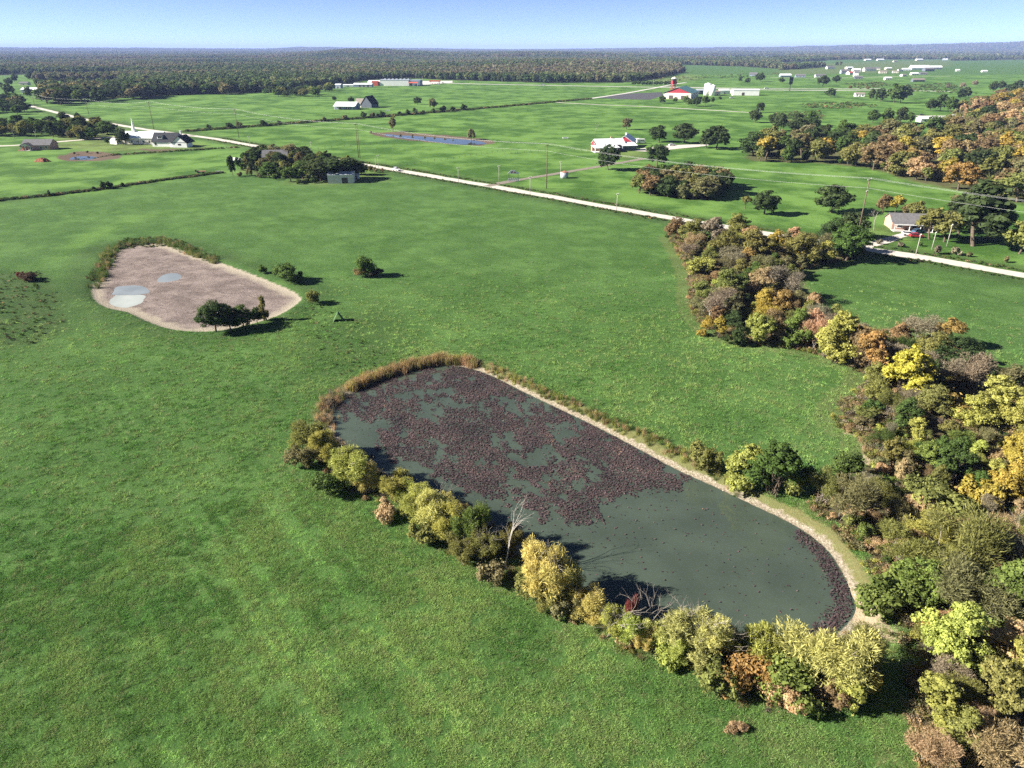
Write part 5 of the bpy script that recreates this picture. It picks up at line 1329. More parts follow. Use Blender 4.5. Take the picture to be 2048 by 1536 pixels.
# arched white hut
def arch_hut(name, label, px, L, W, Ht, rz, mat, endm):
    x, y = G(*px); r = thing(name, label, 'shed', (x, y, Z(x, y)), rz)
    pr = [(-W/2, -.2)]+[(W/2*math.cos(math.pi-a)*(1 if 0 < a < math.pi else 1), Ht*(0.45+0.55*math.sin(a))) for a in np.linspace(0, math.pi, 9)]+[(W/2, -.2)]
    MB().prism(pr, -L/2, L/2).build('shell', mat, r)
    pe = [(u*0.96, z*0.97) for u, z in pr]
    MB().prism(pe, -L/2-.06, -L/2-.005).build('end_wall', endm, r); MB().prism(pe, L/2+.005, L/2+.06).build('end_wall', endm, r)
    MB().box(L/2+.05, L/2+.1, -W*.22, W*.22, 0, Ht*.62).build('door', M_TRIM, r)
    return r
arch_hut('metal_hut', 'white rounded metal hut beside the dark tree and church', (234,287.5), 7, 5, 3.6, -0.5, M_WHITE, M_CREAM)
arch_hut('storage_shed', 'white storage shed with rounded roof and blue end wall, alone by the farmstead', (474,325), 4.4, 3.4, 2.7, -0.2, M_WHITE, M_BLUE)
# dark-roofed brick house
r = house('brick_house', 'rosy brick house with dark slate roof and shaded back porch', 'house', (82,298), 17.5, 11, 3.0, 3.0, 0.10, M_BRICK, M_ROOFG,
          wins=[('-y', 3.0, .9, 1.4, 1.4), ('-y', 6.4, .9, 1.4, 1.4), ('-x', -1, 1, 1.2, 1.4)], doors=[('-y', -3.5, 2.0, 2.2)])
pr_ = MB(); pr_.prism([(-8.2, 2.9), (-4.8, 4.5), (-1.4, 2.9), (-1.4, 3.1), (-4.8, 4.75), (-8.2, 3.1)], -9.6, -4.0, 'y'); pr_.build('porch_roof', M_ROOFT, r)
MB().prism([(-8.0, 2.9), (-4.8, 4.4), (-1.6, 2.9)], -9.4, -9.3, 'y').build('porch_gable', M_CREAM, r)
posts(r, [(-7.9, -9.3), (-4.8, -9.3), (-1.7, -9.3)], 2.95, M_TRIM)
MB().box(-8.3, -1.2, -9.8, -5.5, -.1, .12).build('patio', M_CONC, r)
x, y = G(48, 296)
# farmstead house and metal shed
r = house('farmstead_house', 'old dark house with grey metal roof among farmstead trees', 'house', (553,323), 14, 9, 3.0, 3.4, 0.15, M_SLATE, M_ROOFG, wins=[('-y', -3.5, .9, 1.2, 1.5), ('-y', 3.5, .9, 1.2, 1.5)], doors=[('-y', 0, 1.1, 2.1)])
pw = MB(); pw.prism([(-2.6, 2.6), (0, 5.2), (2.6, 2.6), (2.6, 2.8), (0, 5.45), (-2.6, 2.8)], -7.6, -2.5, 'y'); pw.build('cross_gable', M_GALV, r).location = (1.5, 0, 0)
house('metal_shed', 'boxy white metal shed under the big farmstead trees', 'shed', (684,364), 12.5, 8.5, 4.0, 1.0, 0.10, M_CREAM, M_GALV, doors=[('-y', 2.0, 3.0, 2.8)], ov=.25)
house('camper_shelter', 'small white shelter at the farmstead edge next to the long shadow', 'shed', (713,357), 3.0, 2.4, 2.0, .5, 0.1, M_WHITE, M_GALV, doors=[('-y', 0, .8, 1.7)], ov=.15)
# pale barn and dark big house in the far pasture
r = house('metal_barn', 'long pale metal barn with open lean-to next to the dark steep house', 'barn', (695,218), 24, 16, 4.0, 3.2, -0.12, M_BLUE, M_ROOFW, doors=[('+x', 0, 4, 3.4), ('-y', -6, 3.5, 3.2), ('-y', 3, 3.5, 3.2)])
posts(r, [(-11.5+5*i, -9.2) for i in range(5)], 3.6, M_TRIM, .2)
MB().prism([(-12.0, 3.3), (-8.0, 4.0), (-8.0, 4.2), (-12.0, 3.5)], -12.3, 12.3).build('lean_to_roof', M_ROOFW, r)
r = house('steep_house', 'big dark house with very steep roofs in the far pasture', 'house', (740,214.5), 18, 13, 4.0, 8.0, 1.3, M_SLATE, M_ROOFB, wins=[('+x', -2, 1, 1.6, 1.8), ('+x', 2.2, 1, 1.6, 1.8), ('+x', 0, 5.5, 1.6, 2.2)])
q = MB(); roof_gable(q, 14, 10, 3.5, 5.5, .4, .22, 4.0, 16.0, -1.0, 'y'); q.build('cross_roof', M_ROOFT, r)
MB().box(-5.4, 3.4, 5.0, 15.4, -.3, 3.5).build('cross_wing', M_CREAM, r)
# shop and outbuildings by the highway
r = house('shop', 'large pale shop with flat roof, red entrance and white side wing', 'shop', (792,171), 52, 30, 9.5, 0.4, -0.05, M_WHITE, M_GALV, ov=.3)
MB().box(26.3, 46, -14, 14, -.3, 9.3).build('side_wall', M_BLUE, r)
MB().box(-29.5, -26.3, -15, -10, -.3, 7.0).box(-40, -29, -16.5, -9.0, -.3, 8.0).build('red_entrance', M_REDBR, r)
MB().prism([(-21, 4.8), (-15.3, 6.2), (-15.3, 6.5), (-21, 5.1)], 27, 43).build('red_awning', M_REDBR, r)
posts(r, [(27.5, -20.6), (35, -20.6), (42.5, -20.6)], 4.85, M_TRIM, .25)
for i in range(7): MB().box(-20+i*7, -17+i*7, -4, 0, 9.9, 11.6).build('roof_unit', M_GALV, r)
for u in (29, 33, 38): MB().box(u, u+2.4, -14.1, -14.02, .2, 3.2).build('window', M_GLASS, r)
house('shop_wing', 'white low-roofed wing beside the shop', 'building', (757,170.5), 34, 24, 5.0, 3.2, -0.05, M_CREAM, M_ROOFW, doors=[('-y', -5, 4, 3.5), ('-y', 6, 4, 3.5)])
house('store_barn', 'long white-roofed store barn with shaded open front by the shop', 'barn', (727,174), 32, 11, 4.2, 2.0, -0.05, M_BLUE, M_ROOFW, doors=[('-y', 2, 4, 3.2), ('-y', 9, 4, 3.2), ('-y', -5, 4, 3.2)])
house('blue_shed', 'small blue shed with pale roof at the wood edge by the shop', 'shed', (678,176.5), 10, 9, 5.6, 1.2, -0.2, M_BLUE, M_ROOFW, doors=[('-y', 0, 3, 3.2)])
house('low_store', 'low white store building between blue shed and store barn', 'building', (697,173.5), 17, 7, 2.8, 1.0, 0, M_WHITE, M_ROOFW, doors=[('-y', 0, 2.4, 2.2)])
# fuel canopy
x, y = G(870, 168.5); r = thing('fuel_canopy', 'red fuel station canopy on posts beside the highway', 'canopy', (x, y, 0), -0.05)
MB().box(-10, 10, -5, 5, 4.6, 6.6).build('canopy_top', M_REDBR, r); posts(r, [(-8, -3.5), (8, -3.5), (-8, 3.5), (8, 3.5)], 4.7, M_TRIM, .3)
for i in (-5, 0, 5): MB().box(i-.5, i+.5, -.5, .5, 0, 1.8).build('pump', M_RED, r)
# far left sheds
house('long_shed', 'blue-walled shed with bright white roof in the far left field', 'shed', (66,186), 28, 12, 5, 2.4, -0.06, M_BLUE, M_ROOFW, doors=[('-y', 5, 4, 3.6)])
house('white_roof_shed', 'low white-roofed shed behind the left tree belt', 'shed', (119,180), 16, 9, 3.4, 1.8, 0, M_BLUE, M_ROOFW, doors=[('-y', 0, 3, 2.8)])
house('white_roof_shed', 'second low white-roofed shed behind the left tree belt, nearer the road', 'shed', (169,179.5), 16, 8, 3.2, 1.8, 0, M_CREAM, M_ROOFW, doors=[('-y', 3, 3, 2.8)])
house('grey_cottage', 'grey roofed cottage beyond the left trees', 'house', (50,170), 16, 9, 3.2, 2.2, 0, M_CREAM, M_ROOFG, doors=[('-y', 0, 1.4, 2.2)])
# red and white barn house
r = house('barn_house', 'red and white barn house with pale metal roofs and a pillared porch', 'house', (1216,299), 19, 12, 3.7, 3.0, 0.22, M_RED, M_ROOFW, wins=[('-x', 0, 3.9, 2.2, 1.6), ('-y', 6, 1, 1.4, 1.6)])
MB().prism([(-14.5, 2.7), (-5.8, 3.6), (-5.8, 3.8), (-14.5, 2.9)], -14.0, 3.0).build('porch_roof', M_ROOFW, r)
posts(r, [(-13.5+2.9*i, -14.2) for i in range(6)], 3.0, M_TRIM, .28)
MB().box(-13.8, 2.8, -14.3, -6.1, -.1, .35).build('porch_floor', M_CONC, r)
MB().box(-13.8, 2.8, -8.2, -6.05, -.1, 3.3).build('porch_wall', M_BRICK, r)
MB().prism([(-9.5, 3.0), (-2.0, 4.4), (-2.0, 4.6), (-9.5, 3.2)], 6.5, 17.0).build('east_porch_roof', M_ROOFW, r)
MB().box(7.0, 16.4, -8.6, -2.0, -.3, 3.0).build('east_room', M_SLATE, r)
chimney(r, 2.0, 0.5, 6.0, 7.6, M_BRICK)
r = house('barn_garage', 'dark open garage with white metal roof joined to the barn house yard', 'garage', (1252,293), 15, 10.5, 4.0, 3.4, 1.25, M_SLATE, M_ROOFW, doors=[('-x', -2.4, 3.4, 3.2), ('-x', 2.4, 3.4, 3.2)], gable=M_RED)
chimney(r, 3, 1, 6.5, 8.4, M_GALV)
# brick house by the road
r = house('roadside_house', 'low pinkish brick house with dark shingle roof and white porch beam', 'house', (1812,455), 13.0, 8.5, 2.9, 2.2, -0.16, M_BRICK, M_ROOFG, wins=[('-y', -3.8, .9, 1.8, 1.3), ('-y', 1.2, .9, 1.6, 1.3)], doors=[('-y', 3.9, 1.1, 2.1)])
MB().prism([(-7.6, 2.55), (-4.4, 3.05), (-4.4, 3.2), (-7.6, 2.7)], -6.8, 6.8).build('porch_roof', M_ROOFG, r)
MB().box(-6.9, 6.9, -7.75, -7.6, 2.45, 2.75).build('porch_beam', M_TRIM, r)
posts(r, [(-6.5, -7.5), (-1.5, -7.5), (2.2, -7.5), (6.4, -7.5)], 2.55, M_TRIM, .1)
MB().box(-6.8, 6.8, -7.8, -4.3, -.1, .15).build('porch_floor', M_CONC, r)
# red-gabled barn with green roof, tower and yard
r = house('red_gable_barn', 'wide barn with red gable, cream walls and green metal roof', 'barn', (1362,196), 52, 36, 7.5, 6.5, 1.15, M_CREAM, M_ROOFGN, doors=[('-x', 8, 6, 4.5), ('-x', -8, 6, 4.5)], gable=M_RED, ov=1.0)
x, y = G(1346, 184); r = thing('lookout_tower', 'tall red lookout tower with pale cap beside the red-gabled barn', 'tower', (x, y, 0), 0.2)
for sx in (-1, 1):
    for sy in (-1, 1): MB().tube([(sx*3, sy*3, -.2), (sx*2, sy*2, 15)], [.45, .35], 6).build('leg', M_RED, r)
for k_, zz in enumerate((4.5, 9.0)): 
    s = 3-zz/15; MB().box(-s, s, -s-.15, -s+.15, zz, zz+.5).box(-s, s, s-.15, s+.15, zz, zz+.5).box(-s-.15, -s+.15, -s, s, zz, zz+.5).box(s-.15, s+.15, -s, s, zz, zz+.5).build('brace', M_RED, r)
MB().box(-3.2, 3.2, -3.2, 3.2, 11, 16).build('cabin', M_RED, r); MB().box(-2.8, 2.8, -2.8, 2.8, 16, 18.5).build('lantern', M_DARKM, r)
MB().tube([(0, 0, 18.5), (0, 0, 19.2), (0, 0, 21.5)], [4.6, 4.2, .2], 8).build('cap', M_CREAM, r)
house('white_shed_long', 'long white metal building with grey end wall by the highway', 'building', (1490,190.5), 36, 13, 7, 1.2, -0.12, M_WHITE, M_ROOFW, doors=[('+x', 0, 5, 4.5), ('-y', -4, 4, 4)])
for i, (px_, py_, rad_, hh) in enumerate([(1414,191,5.0,15), (1424,191.5,4.0,13)]):
    x, y = G(px_, py_); r = thing('storage_silo', ['broad white silo behind the tree screen of the red barn', 'narrower white silo touching the broad one'][i], 'silo', (x, y, 0))
    MB().cyl(0, 0, -.2, hh, rad_, None, 20).build('tank', M_WHITE, r, True); MB().tube([(0, 0, hh), (0, 0, hh+1.8)], [rad_*1.04, .3], 20).build('cap', M_ROOFW, r)
for i, (px_, py_, L_, W_, H_, wm, rm, lab) in enumerate([(1432,190,9,7,4.5,M_CREAM,M_ROOFT,'small cream hut beside the white silos'), (1447,188,14,8,5,M_WHITE,M_ROOFW,'white arched-looking store between silos and long building'), (1398,188,10,6,5,M_SLATE,M_GALV,'dark shed between the green roof and white silo'),
                                                      (1470,186.5,12,7,4,M_CREAM,M_ROOFW,'pale shed half hidden behind the long white building')]):
    house('yard_shed', lab, 'shed', (px_, py_), L_, W_, H_, 1.6, 0.1, wm, rm, doors=[('-y', 0, 2.4, 2.6)])
# carport and house on the right
x, y = G(1912, 243); r = thing('carport', 'white-roofed carport at the edge of the orange wood', 'carport', (x, y, 0), -0.25)
MB().prism([(-6, 4.2), (0, 5.6), (6, 4.2), (6, 4.4), (0, 5.85), (-6, 4.4)], -7, 7).build('roof', M_ROOFW, r); posts(r, [(-6.5, -5.6), (0, -5.6), (6.5, -5.6), (-6.5, 5.6), (0, 5.6), (6.5, 5.6)], 4.3, M_DARKM, .15)
MB().box(-6.6, 2, -5.4, 5.4, -.2, 4.1).build('back_room', M_SLATE, r)
house('white_cottage', 'low white-roofed cottage beside the wide gravel yard', 'house', (1851,243.5), 14, 8, 2.8, 1.6, 0.05, M_WHITE, M_ROOFW, wins=[('-y', -3, .9, 1.4, 1.2)], doors=[('-y', 2, 1.1, 2.1)])
house('stone_shed', 'pale flat shed beside the wide gravel yard', 'shed', (1874,241.5), 10, 6, 2.6, .9, 0.1, M_CREAM, M_ROOFW, doors=[('-y', 0, 2, 2)])
house('far_cottage', 'grey gabled cottage beyond the pasture oaks', 'house', (1506,152.5), 18, 10, 4, 4, -0.3, M_BLUE, M_ROOFG, doors=[('-y', 0, 2, 2.2)])
# the distant village
VIL = [(1660,137.5,26,12,5,'W','G','grey-roofed white house'),(1688,148,20,12,6,'B','G','tall blue-grey house'),(1704,149.5,26,14,4,'W','R','white house with red roof'),(1712,143,22,12,5,'W','W','white-roofed hall'),
       (1716,158,16,9,4,'S','G','dark flat hut in front'),(1711,153,10,10,8,'W','G','tall white gabled house'),(1738,142.5,34,14,6,'W','G','long white house with grey roof'),(1752,139.5,22,12,4,'C','G','low cream house with grey roof'),
       (1698,138,24,12,4,'C','W','pale hall near the trees'),(1630,121.5,40,14,6,'W','W','white barn deep in the woods'),(1765,147,18,10,4,'C','T','tan-roofed cottage'),(1776,139,20,10,3.5,'C','W','low pale bungalow'),
       (1790,146.5,14,9,4,'C','T','small tan cottage'),(1800,143,14,8,4,'W','G','white cottage with grey roof'),(1812,141.5,24,10,4,'W','W','white bungalow'),(1838,139.5,60,16,5,'W','W','longest white hall'),
       (1856,142.5,30,14,5.5,'S','G','dark barn-like house'),(1870,139,36,14,6,'S','W','dark hall with white roof'),(1790,124,20,10,4,'C','T','tan house behind the village'),(1815,117.5,60,20,6,'B','W','blue-white warehouse'),
       (1838,121,40,16,5,'C','W','pale warehouse'),(1846,150,16,9,3.5,'S','G','low dark cottage by the road'),(1828,150.5,18,9,3.5,'C','W','pale cottage by the road'),(1806,153,12,8,3.5,'W','T','little white cottage by the road'),
       (1835,163.5,24,9,3.5,'S','T','low brown ranch house'),(1775,160,14,8,4,'C','W','cream shed above the brown scrub'),(1915,142.5,10,8,4,'W','W','lone white hut in the green field'),(1968,144.5,14,8,3,'W','W','white shelter at the field edge'),
       (1718,193,12,9,3.5,'W','T','small white cottage beside the pasture lane'),(1640,154.5,24,9,3.5,'W','G','white vehicle shed by the village road'),(1570,154,26,9,3.5,'B','W','blue-white shed by the village road'),(1600,154.5,22,9,3.5,'B','G','blue-grey shed by the village road'),
       (1890,120,26,12,5,'B','W','blue-roofed house at the far trees'),(1945,106.5,40,16,7,'W','W','remote white house on the plain'),(1915,105.5,36,16,7,'W','W','remote white barn on the plain'),(1000,108,40,18,8,'W','W','white house on the far ridge'),
       (1040,107.5,46,18,9,'C','W','pale block on the far ridge'),(1012,108.5,30,14,8,'C','G','cream house on the far ridge'),(62,122.5,24,12,5,'W','W','white house lost in the left woods'),(85,125,32,14,5,'W','G','white cottage lost in the left woods'),
       (170,129,16,10,6,'W','W','tiny white house lost in the left woods'),(848,142,16,10,5,'W','W','white house lost in the middle woods'),(1187,117.5,20,12,6,'W','W','white house on the wooded ridge'),(375,132,44,14,5,'W','C','pale long shed at the tan clearing'),
       (340,140,16,10,7,'C','T','cream house in the left woods'),(95,104,30,14,6,'C','W','cream roof near the left hills'),(1760,121.5,40,14,4,'C','W','pale greenhouse row behind the village'),(1735,121.8,36,14,4,'C','W','second pale greenhouse row behind the village')]
WM = {'W': M_WHITE, 'C': M_CREAM, 'B': M_BLUE, 'S': M_SLATE}; RM = {'W': M_ROOFW, 'G': M_ROOFG, 'R': M_ROOFR, 'T': M_ROOFT, 'C': M_CREAM}
for px_, py_, L_, W_, H_, wm, rm, lab in VIL:
    up = 6.0 if py_ < 135 and not (1700 < px_ < 1900) else 0
    far_ = ' in the distant village' if 1640 < px_ < 1900 and py_ > 120 else ' in the far landscape'
    house('village_house', lab+far_, 'house', (px_, py_), L_, W_, H_, L_*0.13 if 'tall' not in lab else 5, RNG.uniform(-.3, .3), WM[wm], RM[rm], z=up*0.0,
          doors=[('-y', 0, 1.6, 2.3)], wins=[('-y', -L_*.3, 1, 1.8, 1.6), ('-y', L_*.3, 1, 1.8, 1.6)])

# ================================================================== poles, wires, signs
def pole(px, h, name, label, mat, arms=((0.95, 1.3),), r_=0.16, group=None, rz=0.82, xy=None):
    x, y = xy or G(*px); r = thing(name, label, 'pole', (x, y, Z(x, y)), rz, group)
    MB().tube([(0, 0, -.5), (0, 0, h*.5), (0, 0, h)], [r_, r_*.85, r_*.65], 8).build('shaft', mat, r, True)
    for f, w_ in arms:
        a = MB().box(-w_, w_, -.09, .09, h*f-.1, h*f+.1).build('crossarm', mat, r)
        for u in (-w_*.92, 0 if f < .99 else w_*.4, w_*.92): MB().cyl(u, 0, h*f+.1, h*f+.42, .07, .05, 6).build('insulator', M_TRIM, a)
    return r
TP = [((70,213),188),((178,230),198),((308,259),203),((478,276),218),((717,315),247),((1093,377),288)]
TL = ['by the blue-walled shed', 'at the road bend', 'behind the church', 'opposite the lone storage shed', 'with a paired brace pole, opposite the farmstead', 'in front of the water tank']
tops = []
for (pb, pt), l_ in zip(TP, TL):
    h = hgt(pb[1], pt); pole(pb, h, 'power_pole', 'tall brown power pole '+l_, M_WOODP, ((.97, 1.7),), .22)
    x, y = G(*pb); tops.append((x, y, Z(x, y)+h*.985))
x, y = G(720, 316); pole(None, hgt(315, 250), 'power_pole', 'second leg of the paired power pole opposite the farmstead', M_WOODP, (), .2, xy=(x+0.3, y-1.2))
XY4 = (118.5, 238.5); d = ray(1024, 357); h4 = CAM_H+XY4[1]/d[1]*d[2]
pole(None, h4, 'power_pole', 'tall brown power pole in front of the dark oak by the road', M_WOODP, ((.98, 1.7), (.8, .8)), .22, xy=XY4); tops.append((XY4[0], XY4[1], h4*.985))
XY5 = (215.0, 150.0); pole(None, 21.0, 'power_pole', 'tall brown power pole at the right end of the line', M_WOODP, ((.97, 1.7),), .22, xy=XY5); tops.append((XY5[0], XY5[1], 20.7))
M_WIRE = simple('aluminium_wire', (0.62, 0.62, 0.60), 0.4, 0.4, 0.2, 0.05, 1.0)
WN = ['outer field-side', 'middle', 'outer road-side']
for j, (off, dz) in enumerate(((-1.6, 0.35), (0.2, 0.35), (0.9, -2.6))):
    mb = MB()
    for a, b in zip(tops[:-1], tops[1:]):
        a = Vector(a); b = Vector(b); dd = (b-a); nr_ = Vector((dd.y, -dd.x, 0)).normalized()*off; L_ = dd.length
        pts = [tuple(a.lerp(b, i/14)+nr_+Vector((0, 0, dz-L_*0.014*4*(i/14)*(1-i/14)))) for i in range(15)]
        mb.tube(pts, [0.02]*15, 4)
    o = mb.build('power_line', M_WIRE); tag(o, '%s wire of the power line running along the road' % WN[j], 'wire')
SP = [((1060,392),352,'where the farm driveway meets the road', M_WOODG), ((1233,422),386,'beside the road past the water tank', M_WOODG), ((757,337),310,'near the white van', M_WOODG), ((752,339),316,'of the pair near the white van', M_WOODG),
      ((917,364),334,'on the verge between van and driveway', M_WOODG), ((625,317),283,'behind the farmstead trees', M_WOODG), ((500,294),272,'across the road from the storage shed', M_WOODG),
      ((1831,511),468,'nearest the red car', M_WOODG), ((1863,500),464,'between the red car and grey shrubs', M_WOODG), ((1893,493),448,'with a lamp bracket past the grey shrubs', M_WOODG),
      ((29,276),262,'behind the dark-roofed house, at the tree row', M_WOODG), ((73,277),262,'rising just behind the dark roof', M_WOODG), ((172,279),252,'in front of the tree row near the church', M_WOODG),
      ((1121,352),322,'beside the water tank', M_WOODG), ((998,364),330,'left of the white gate sign', M_WOODG), ((1306,173),158,'at the side road by the highway', M_WOODG), ((845,164),152,'by the fuel canopy', M_WOODG), ((1004,168),156,'on the highway verge before the woods', M_WOODG)]
for pb, pt, l_, m_ in SP: pole(pb, hgt(pb[1], pt), 'utility_pole', 'slim pale utility pole '+l_, m_, ((.93, .8),) if 'pair' not in l_ else (), .12 if pb[1] > 200 else .25)
# gate sign
x, y = G(1027, 362.5); r = thing('gate_sign', 'white arched ranch sign with red emblem above a white gate fence', 'sign', (x, y, 0), 0.12)
for s in (-2.3, 2.3): MB().box(s-.08, s+.08, -.08, .08, -.3, 4.3).build('post', M_DARKM, r)
prof = [(-2.9, 4.0), (-1.9, 3.75), (0, 3.65), (1.9, 3.45), (2.9, 3.7), (2.7, 4.3), (1.6, 4.6), (.9, 5.3), (-.4, 5.5), (-1.5, 5.2), (-2.1, 4.6)]
sg = MB().prism(prof, -.08, .08, 'y').build('board', M_TRIM, r)
MB().prism([(-1.3, 3.95), (-.5, 3.9), (-.45, 5.0), (-.9, 5.05)], -.11, -.085, 'y').prism([(.1, 4.1), (.7, 4.0), (1.5, 4.1), (.9, 4.55), (.2, 4.5)], -.11, -.085, 'y').build('emblem', M_RED, sg)
for zz in (.1, .75, 1.35): MB().box(-2.5, 2.5, -.22, -.12, zz, zz+.16).build('rail', M_TRIM, r)
for i in range(6): MB().box(-2.5+i-.14, -2.5+i+.14, -.24, -.1, -.2, 1.65).build('gate_post', M_TRIM, r)
# water tank
x, y = G(1128.5, 356); r = thing('water_tank', 'round galvanised water tank with rusty conical lid by the farm driveway', 'tank', (x, y, 0))
MB().cyl(0, 0, -.2, 2.9, 2.0, None, 24).build('drum', M_GALV, r, True); MB().tube([(0, 0, 2.9), (0, 0, 3.05), (0, 0, 3.5)], [2.08, 2.0, .25], 24).build('lid', M_RUST, r); MB().cyl(0, 0, 3.4, 3.8, .25, None, 8).build('hatch', M_RUST, r)
for zz in (.8, 1.7): MB().tube([(2.03*math.cos(a), 2.03*math.sin(a), zz) for a in np.linspace(0, 2*math.pi, 25)], [.04]*25, 4).build('hoop', M_GALV, r)
# tall roadside sign
x, y = G(1579, 182); r = thing('roadside_sign', 'tall dark roadside sign of two stacked boards on one post', 'sign', (x, y, 0), 0.2)
MB().cyl(0, 0, -.5, 13, .6, .5, 10).build('post', M_DARKM, r); MB().box(-3.0, 3.0, -.4, .4, 9.5, 14.2).build('board', M_DARKM, r); MB().box(-3.2, 3.2, -.4, .4, 14.5, 20).build('board', M_DARKM, r)
MB().box(-3.25, 3.25, -.5, .5, 14.2, 14.5).build('frame', M_GALV, r)
# green A-frame by the drained pond
x, y = G(677, 640); r = thing('hunting_blind', 'small green A-frame blind standing in the grass beside the drained pond', 'blind', (x, y, Z(x, y)), 0.2)
M_CANV = simple('green_canvas', (0.045, 0.10, 0.035), 0.8, 0.2, 0, 0.2, 1.5); M_CANV2 = simple('pale_green_pole', (0.22, 0.32, 0.16), 0.7, 0.2, 0, 0.1, 1.5)
for s in (-1, 1):
    MB().add([(s*1.25, -.8, 0), (s*1.25, .8, 0), (0, .8, 2.1), (0, -.8, 2.1), (s*1.2, -.8, 0), (s*1.2, .8, 0), (s*.05-s*.1, .8, 2.05), (s*.05-s*.1, -.8, 2.05)], [(0,1,2,3),(7,6,5,4),(0,4,5,1),(1,5,6,2),(2,6,7,3),(3,7,4,0)]).build('side_panel', M_CANV, r)
    for yy in (-.82, .82): MB().tube([(s*1.3, yy, -.1), (0, yy, 2.18)], [.05, .05], 6).build('pole', M_CANV2, r)
# ================================================================== fences
def fence(pts, step, label, h=1.25, mat=None, wires=3):
    P_ = np.array(pts); L_ = np.hypot(*np.diff(P_, axis=0).T); c = np.concatenate([[0], np.cumsum(L_)]); n = int(c[-1]/step)
    x0, y0 = pts[0]; r = thing('fence', label, 'fence', (x0, y0, Z(x0, y0))); z0 = Z(x0, y0)
    me = None; Q = []
    for i in range(n+1):
        x = float(np.interp(i*step, c, P_[:, 0])); y = float(np.interp(i*step, c, P_[:, 1])); z = Z(x, y); Q.append((x-x0, y-y0, z-z0))
        if me is None: o = MB().box(-.07, .07, -.07, .07, -.3, h+.1).build('post', mat or M_WOODP, r); me = o.data
        else: o = ob('post', me, r)
        o.location = Q[-1]
    for k in range(wires): 
        zz = h*(k+1)/wires; MB().tube([(a, b, e+zz) for a, b, e in Q], [.012]*len(Q), 3).build('wire', M_GALV, r)
fence([G(*p) for p in [(0,402),(95,393),(210,379),(330,361),(440,347)]], 5, 'wire fence on brown posts along the left field boundary')
fence([G(*p) for p in [(200,313),(300,305.5),(400,299.5),(470,296)]], 5, 'wire fence below the white farmhouse')
fence([G(*p) for p in [(1190,299),(1130,302),(1060,305),(1000,310)]], 5, 'wire fence running out from the barn house')
fence([G(*p) for p in [(610,302),(700,292.5),(800,284),(870,278)]], 5, 'wire fence across the pasture behind the paired power pole')
fence([G(*p) for p in [(800,332),(900,319),(1010,302)]], 5, 'wire fence across the pasture above the white van')

# ================================================================== vehicles and odds and ends
def car_proto():
    r = bpy.data.objects.new('car', None)
    L_, W_ = 4.6, 1.8
    pr = [(-2.3, .38), (2.3, .38), (2.32, .75), (1.5, .95), (.85, 1.0), (-2.0, 1.05), (-2.3, .9)]
    def part(nm, mb, mat, par=None, sm=False):
        me = mb.build('t_', mat).data; o_ = bpy.data.objects['t_']; bpy.data.objects.remove(o_); return bpy.data.objects.new(nm, me)
    parts = []
    parts.append(part('body', MB().prism(pr, -.9, .9, 'y'), M_PAINT))
    parts.append(part('windows', MB().add([(-1.95,-.84,1.0),(.95,-.84,1.0),(.95,.84,1.0),(-1.95,.84,1.0),(-1.5,-.68,1.46),(.25,-.68,1.46),(.25,.68,1.46),(-1.5,.68,1.46)], [(0,1,5,4),(1,2,6,5),(2,3,7,6),(3,0,4,7),(4,5,6,7),(0,3,2,1)]), M_GLASS))
    parts.append(part('roof_panel', MB().box(-1.55, .3, -.7, .7, 1.45, 1.52), M_PAINT))
    for x_ in (-1.45, 1.45):
        for y_ in (-.88, .88): parts.append(part('wheel', MB().tube([(x_, y_-.12, .33), (x_, y_+.12, .33)], [.33, .33], 12), M_TYRE))
    for y_ in (-.62, .62): parts.append(part('headlight', MB().box(2.28, 2.345, y_-.18, y_+.18, .58, .72), M_LAMP))
    return parts
CARP = car_proto()
def car(px, rz, col, label, name='car', cat='car', s=(1, 1, 1)):
    x, y = G(*px); r = thing(name, label, cat, (x, y, Z(x, y)+.07), rz); r.scale = s
    for p in CARP:
        c = p.copy(); link(c, r); c.color = (*col, 1)
ROADA = math.atan2(-0.67, 0.74)
car((793,342), ROADA, (.78, .78, .76), 'white van driving on the gravel road', 'van', 'van', (1.05, 1.05, 1.25))
car((1817,471), -0.25, (.72, .70, .68), 'white car parked before the roadside brick house')
car((1832,474.5), -0.1, (.38, .03, .04), 'red car parked beside the white one at the brick house')
car((1836,466), 0.3, (.05, .10, .16), 'dark blue car under the tree by the brick house')
car((47,294), 0.5, (.05, .05, .06), 'black car parked at the gable end of the dark-roofed house')
car((1843,231), .1, (.06, .06, .06), 'dark truck on the white gravel lane by the carport', 'truck', 'truck')
car((1344,291.5), .3, (.7, .7, .7), 'silver car on the gravel yard under the oak')
car((845,170.5), .2, (.16, .2, .26), 'blue-grey car before the shop side wall'); car((855,170), -.3, (.7, .7, .7), 'pale car between shop and fuel canopy')
car((876,170), 0, (.75, .75, .75), 'white car under the red fuel canopy'); car((886,166.5), 0, (.05, .05, .05), 'black car beyond the red fuel canopy')
car((1086,171), 0, (.75, .75, .75), 'white truck on the highway before the woods', 'truck', 'truck', (1.6, 1.3, 1.8)); car((1533,178), 0, (.75, .75, .75), 'white van on the highway past the long white building', 'van', 'van', (1.6, 1.3, 1.6))
car((1355,171), .4, (.2, .22, .25), 'grey car on the side road by the lookout tower'); car((1464,197), 0, (.7, .7, .7), 'white pickup in front of the long white building', 'truck', 'truck', (1.3, 1.2, 1.2))
car((1330,186), .2, (.08, .08, .09), 'dark car on the asphalt car park', 'car')
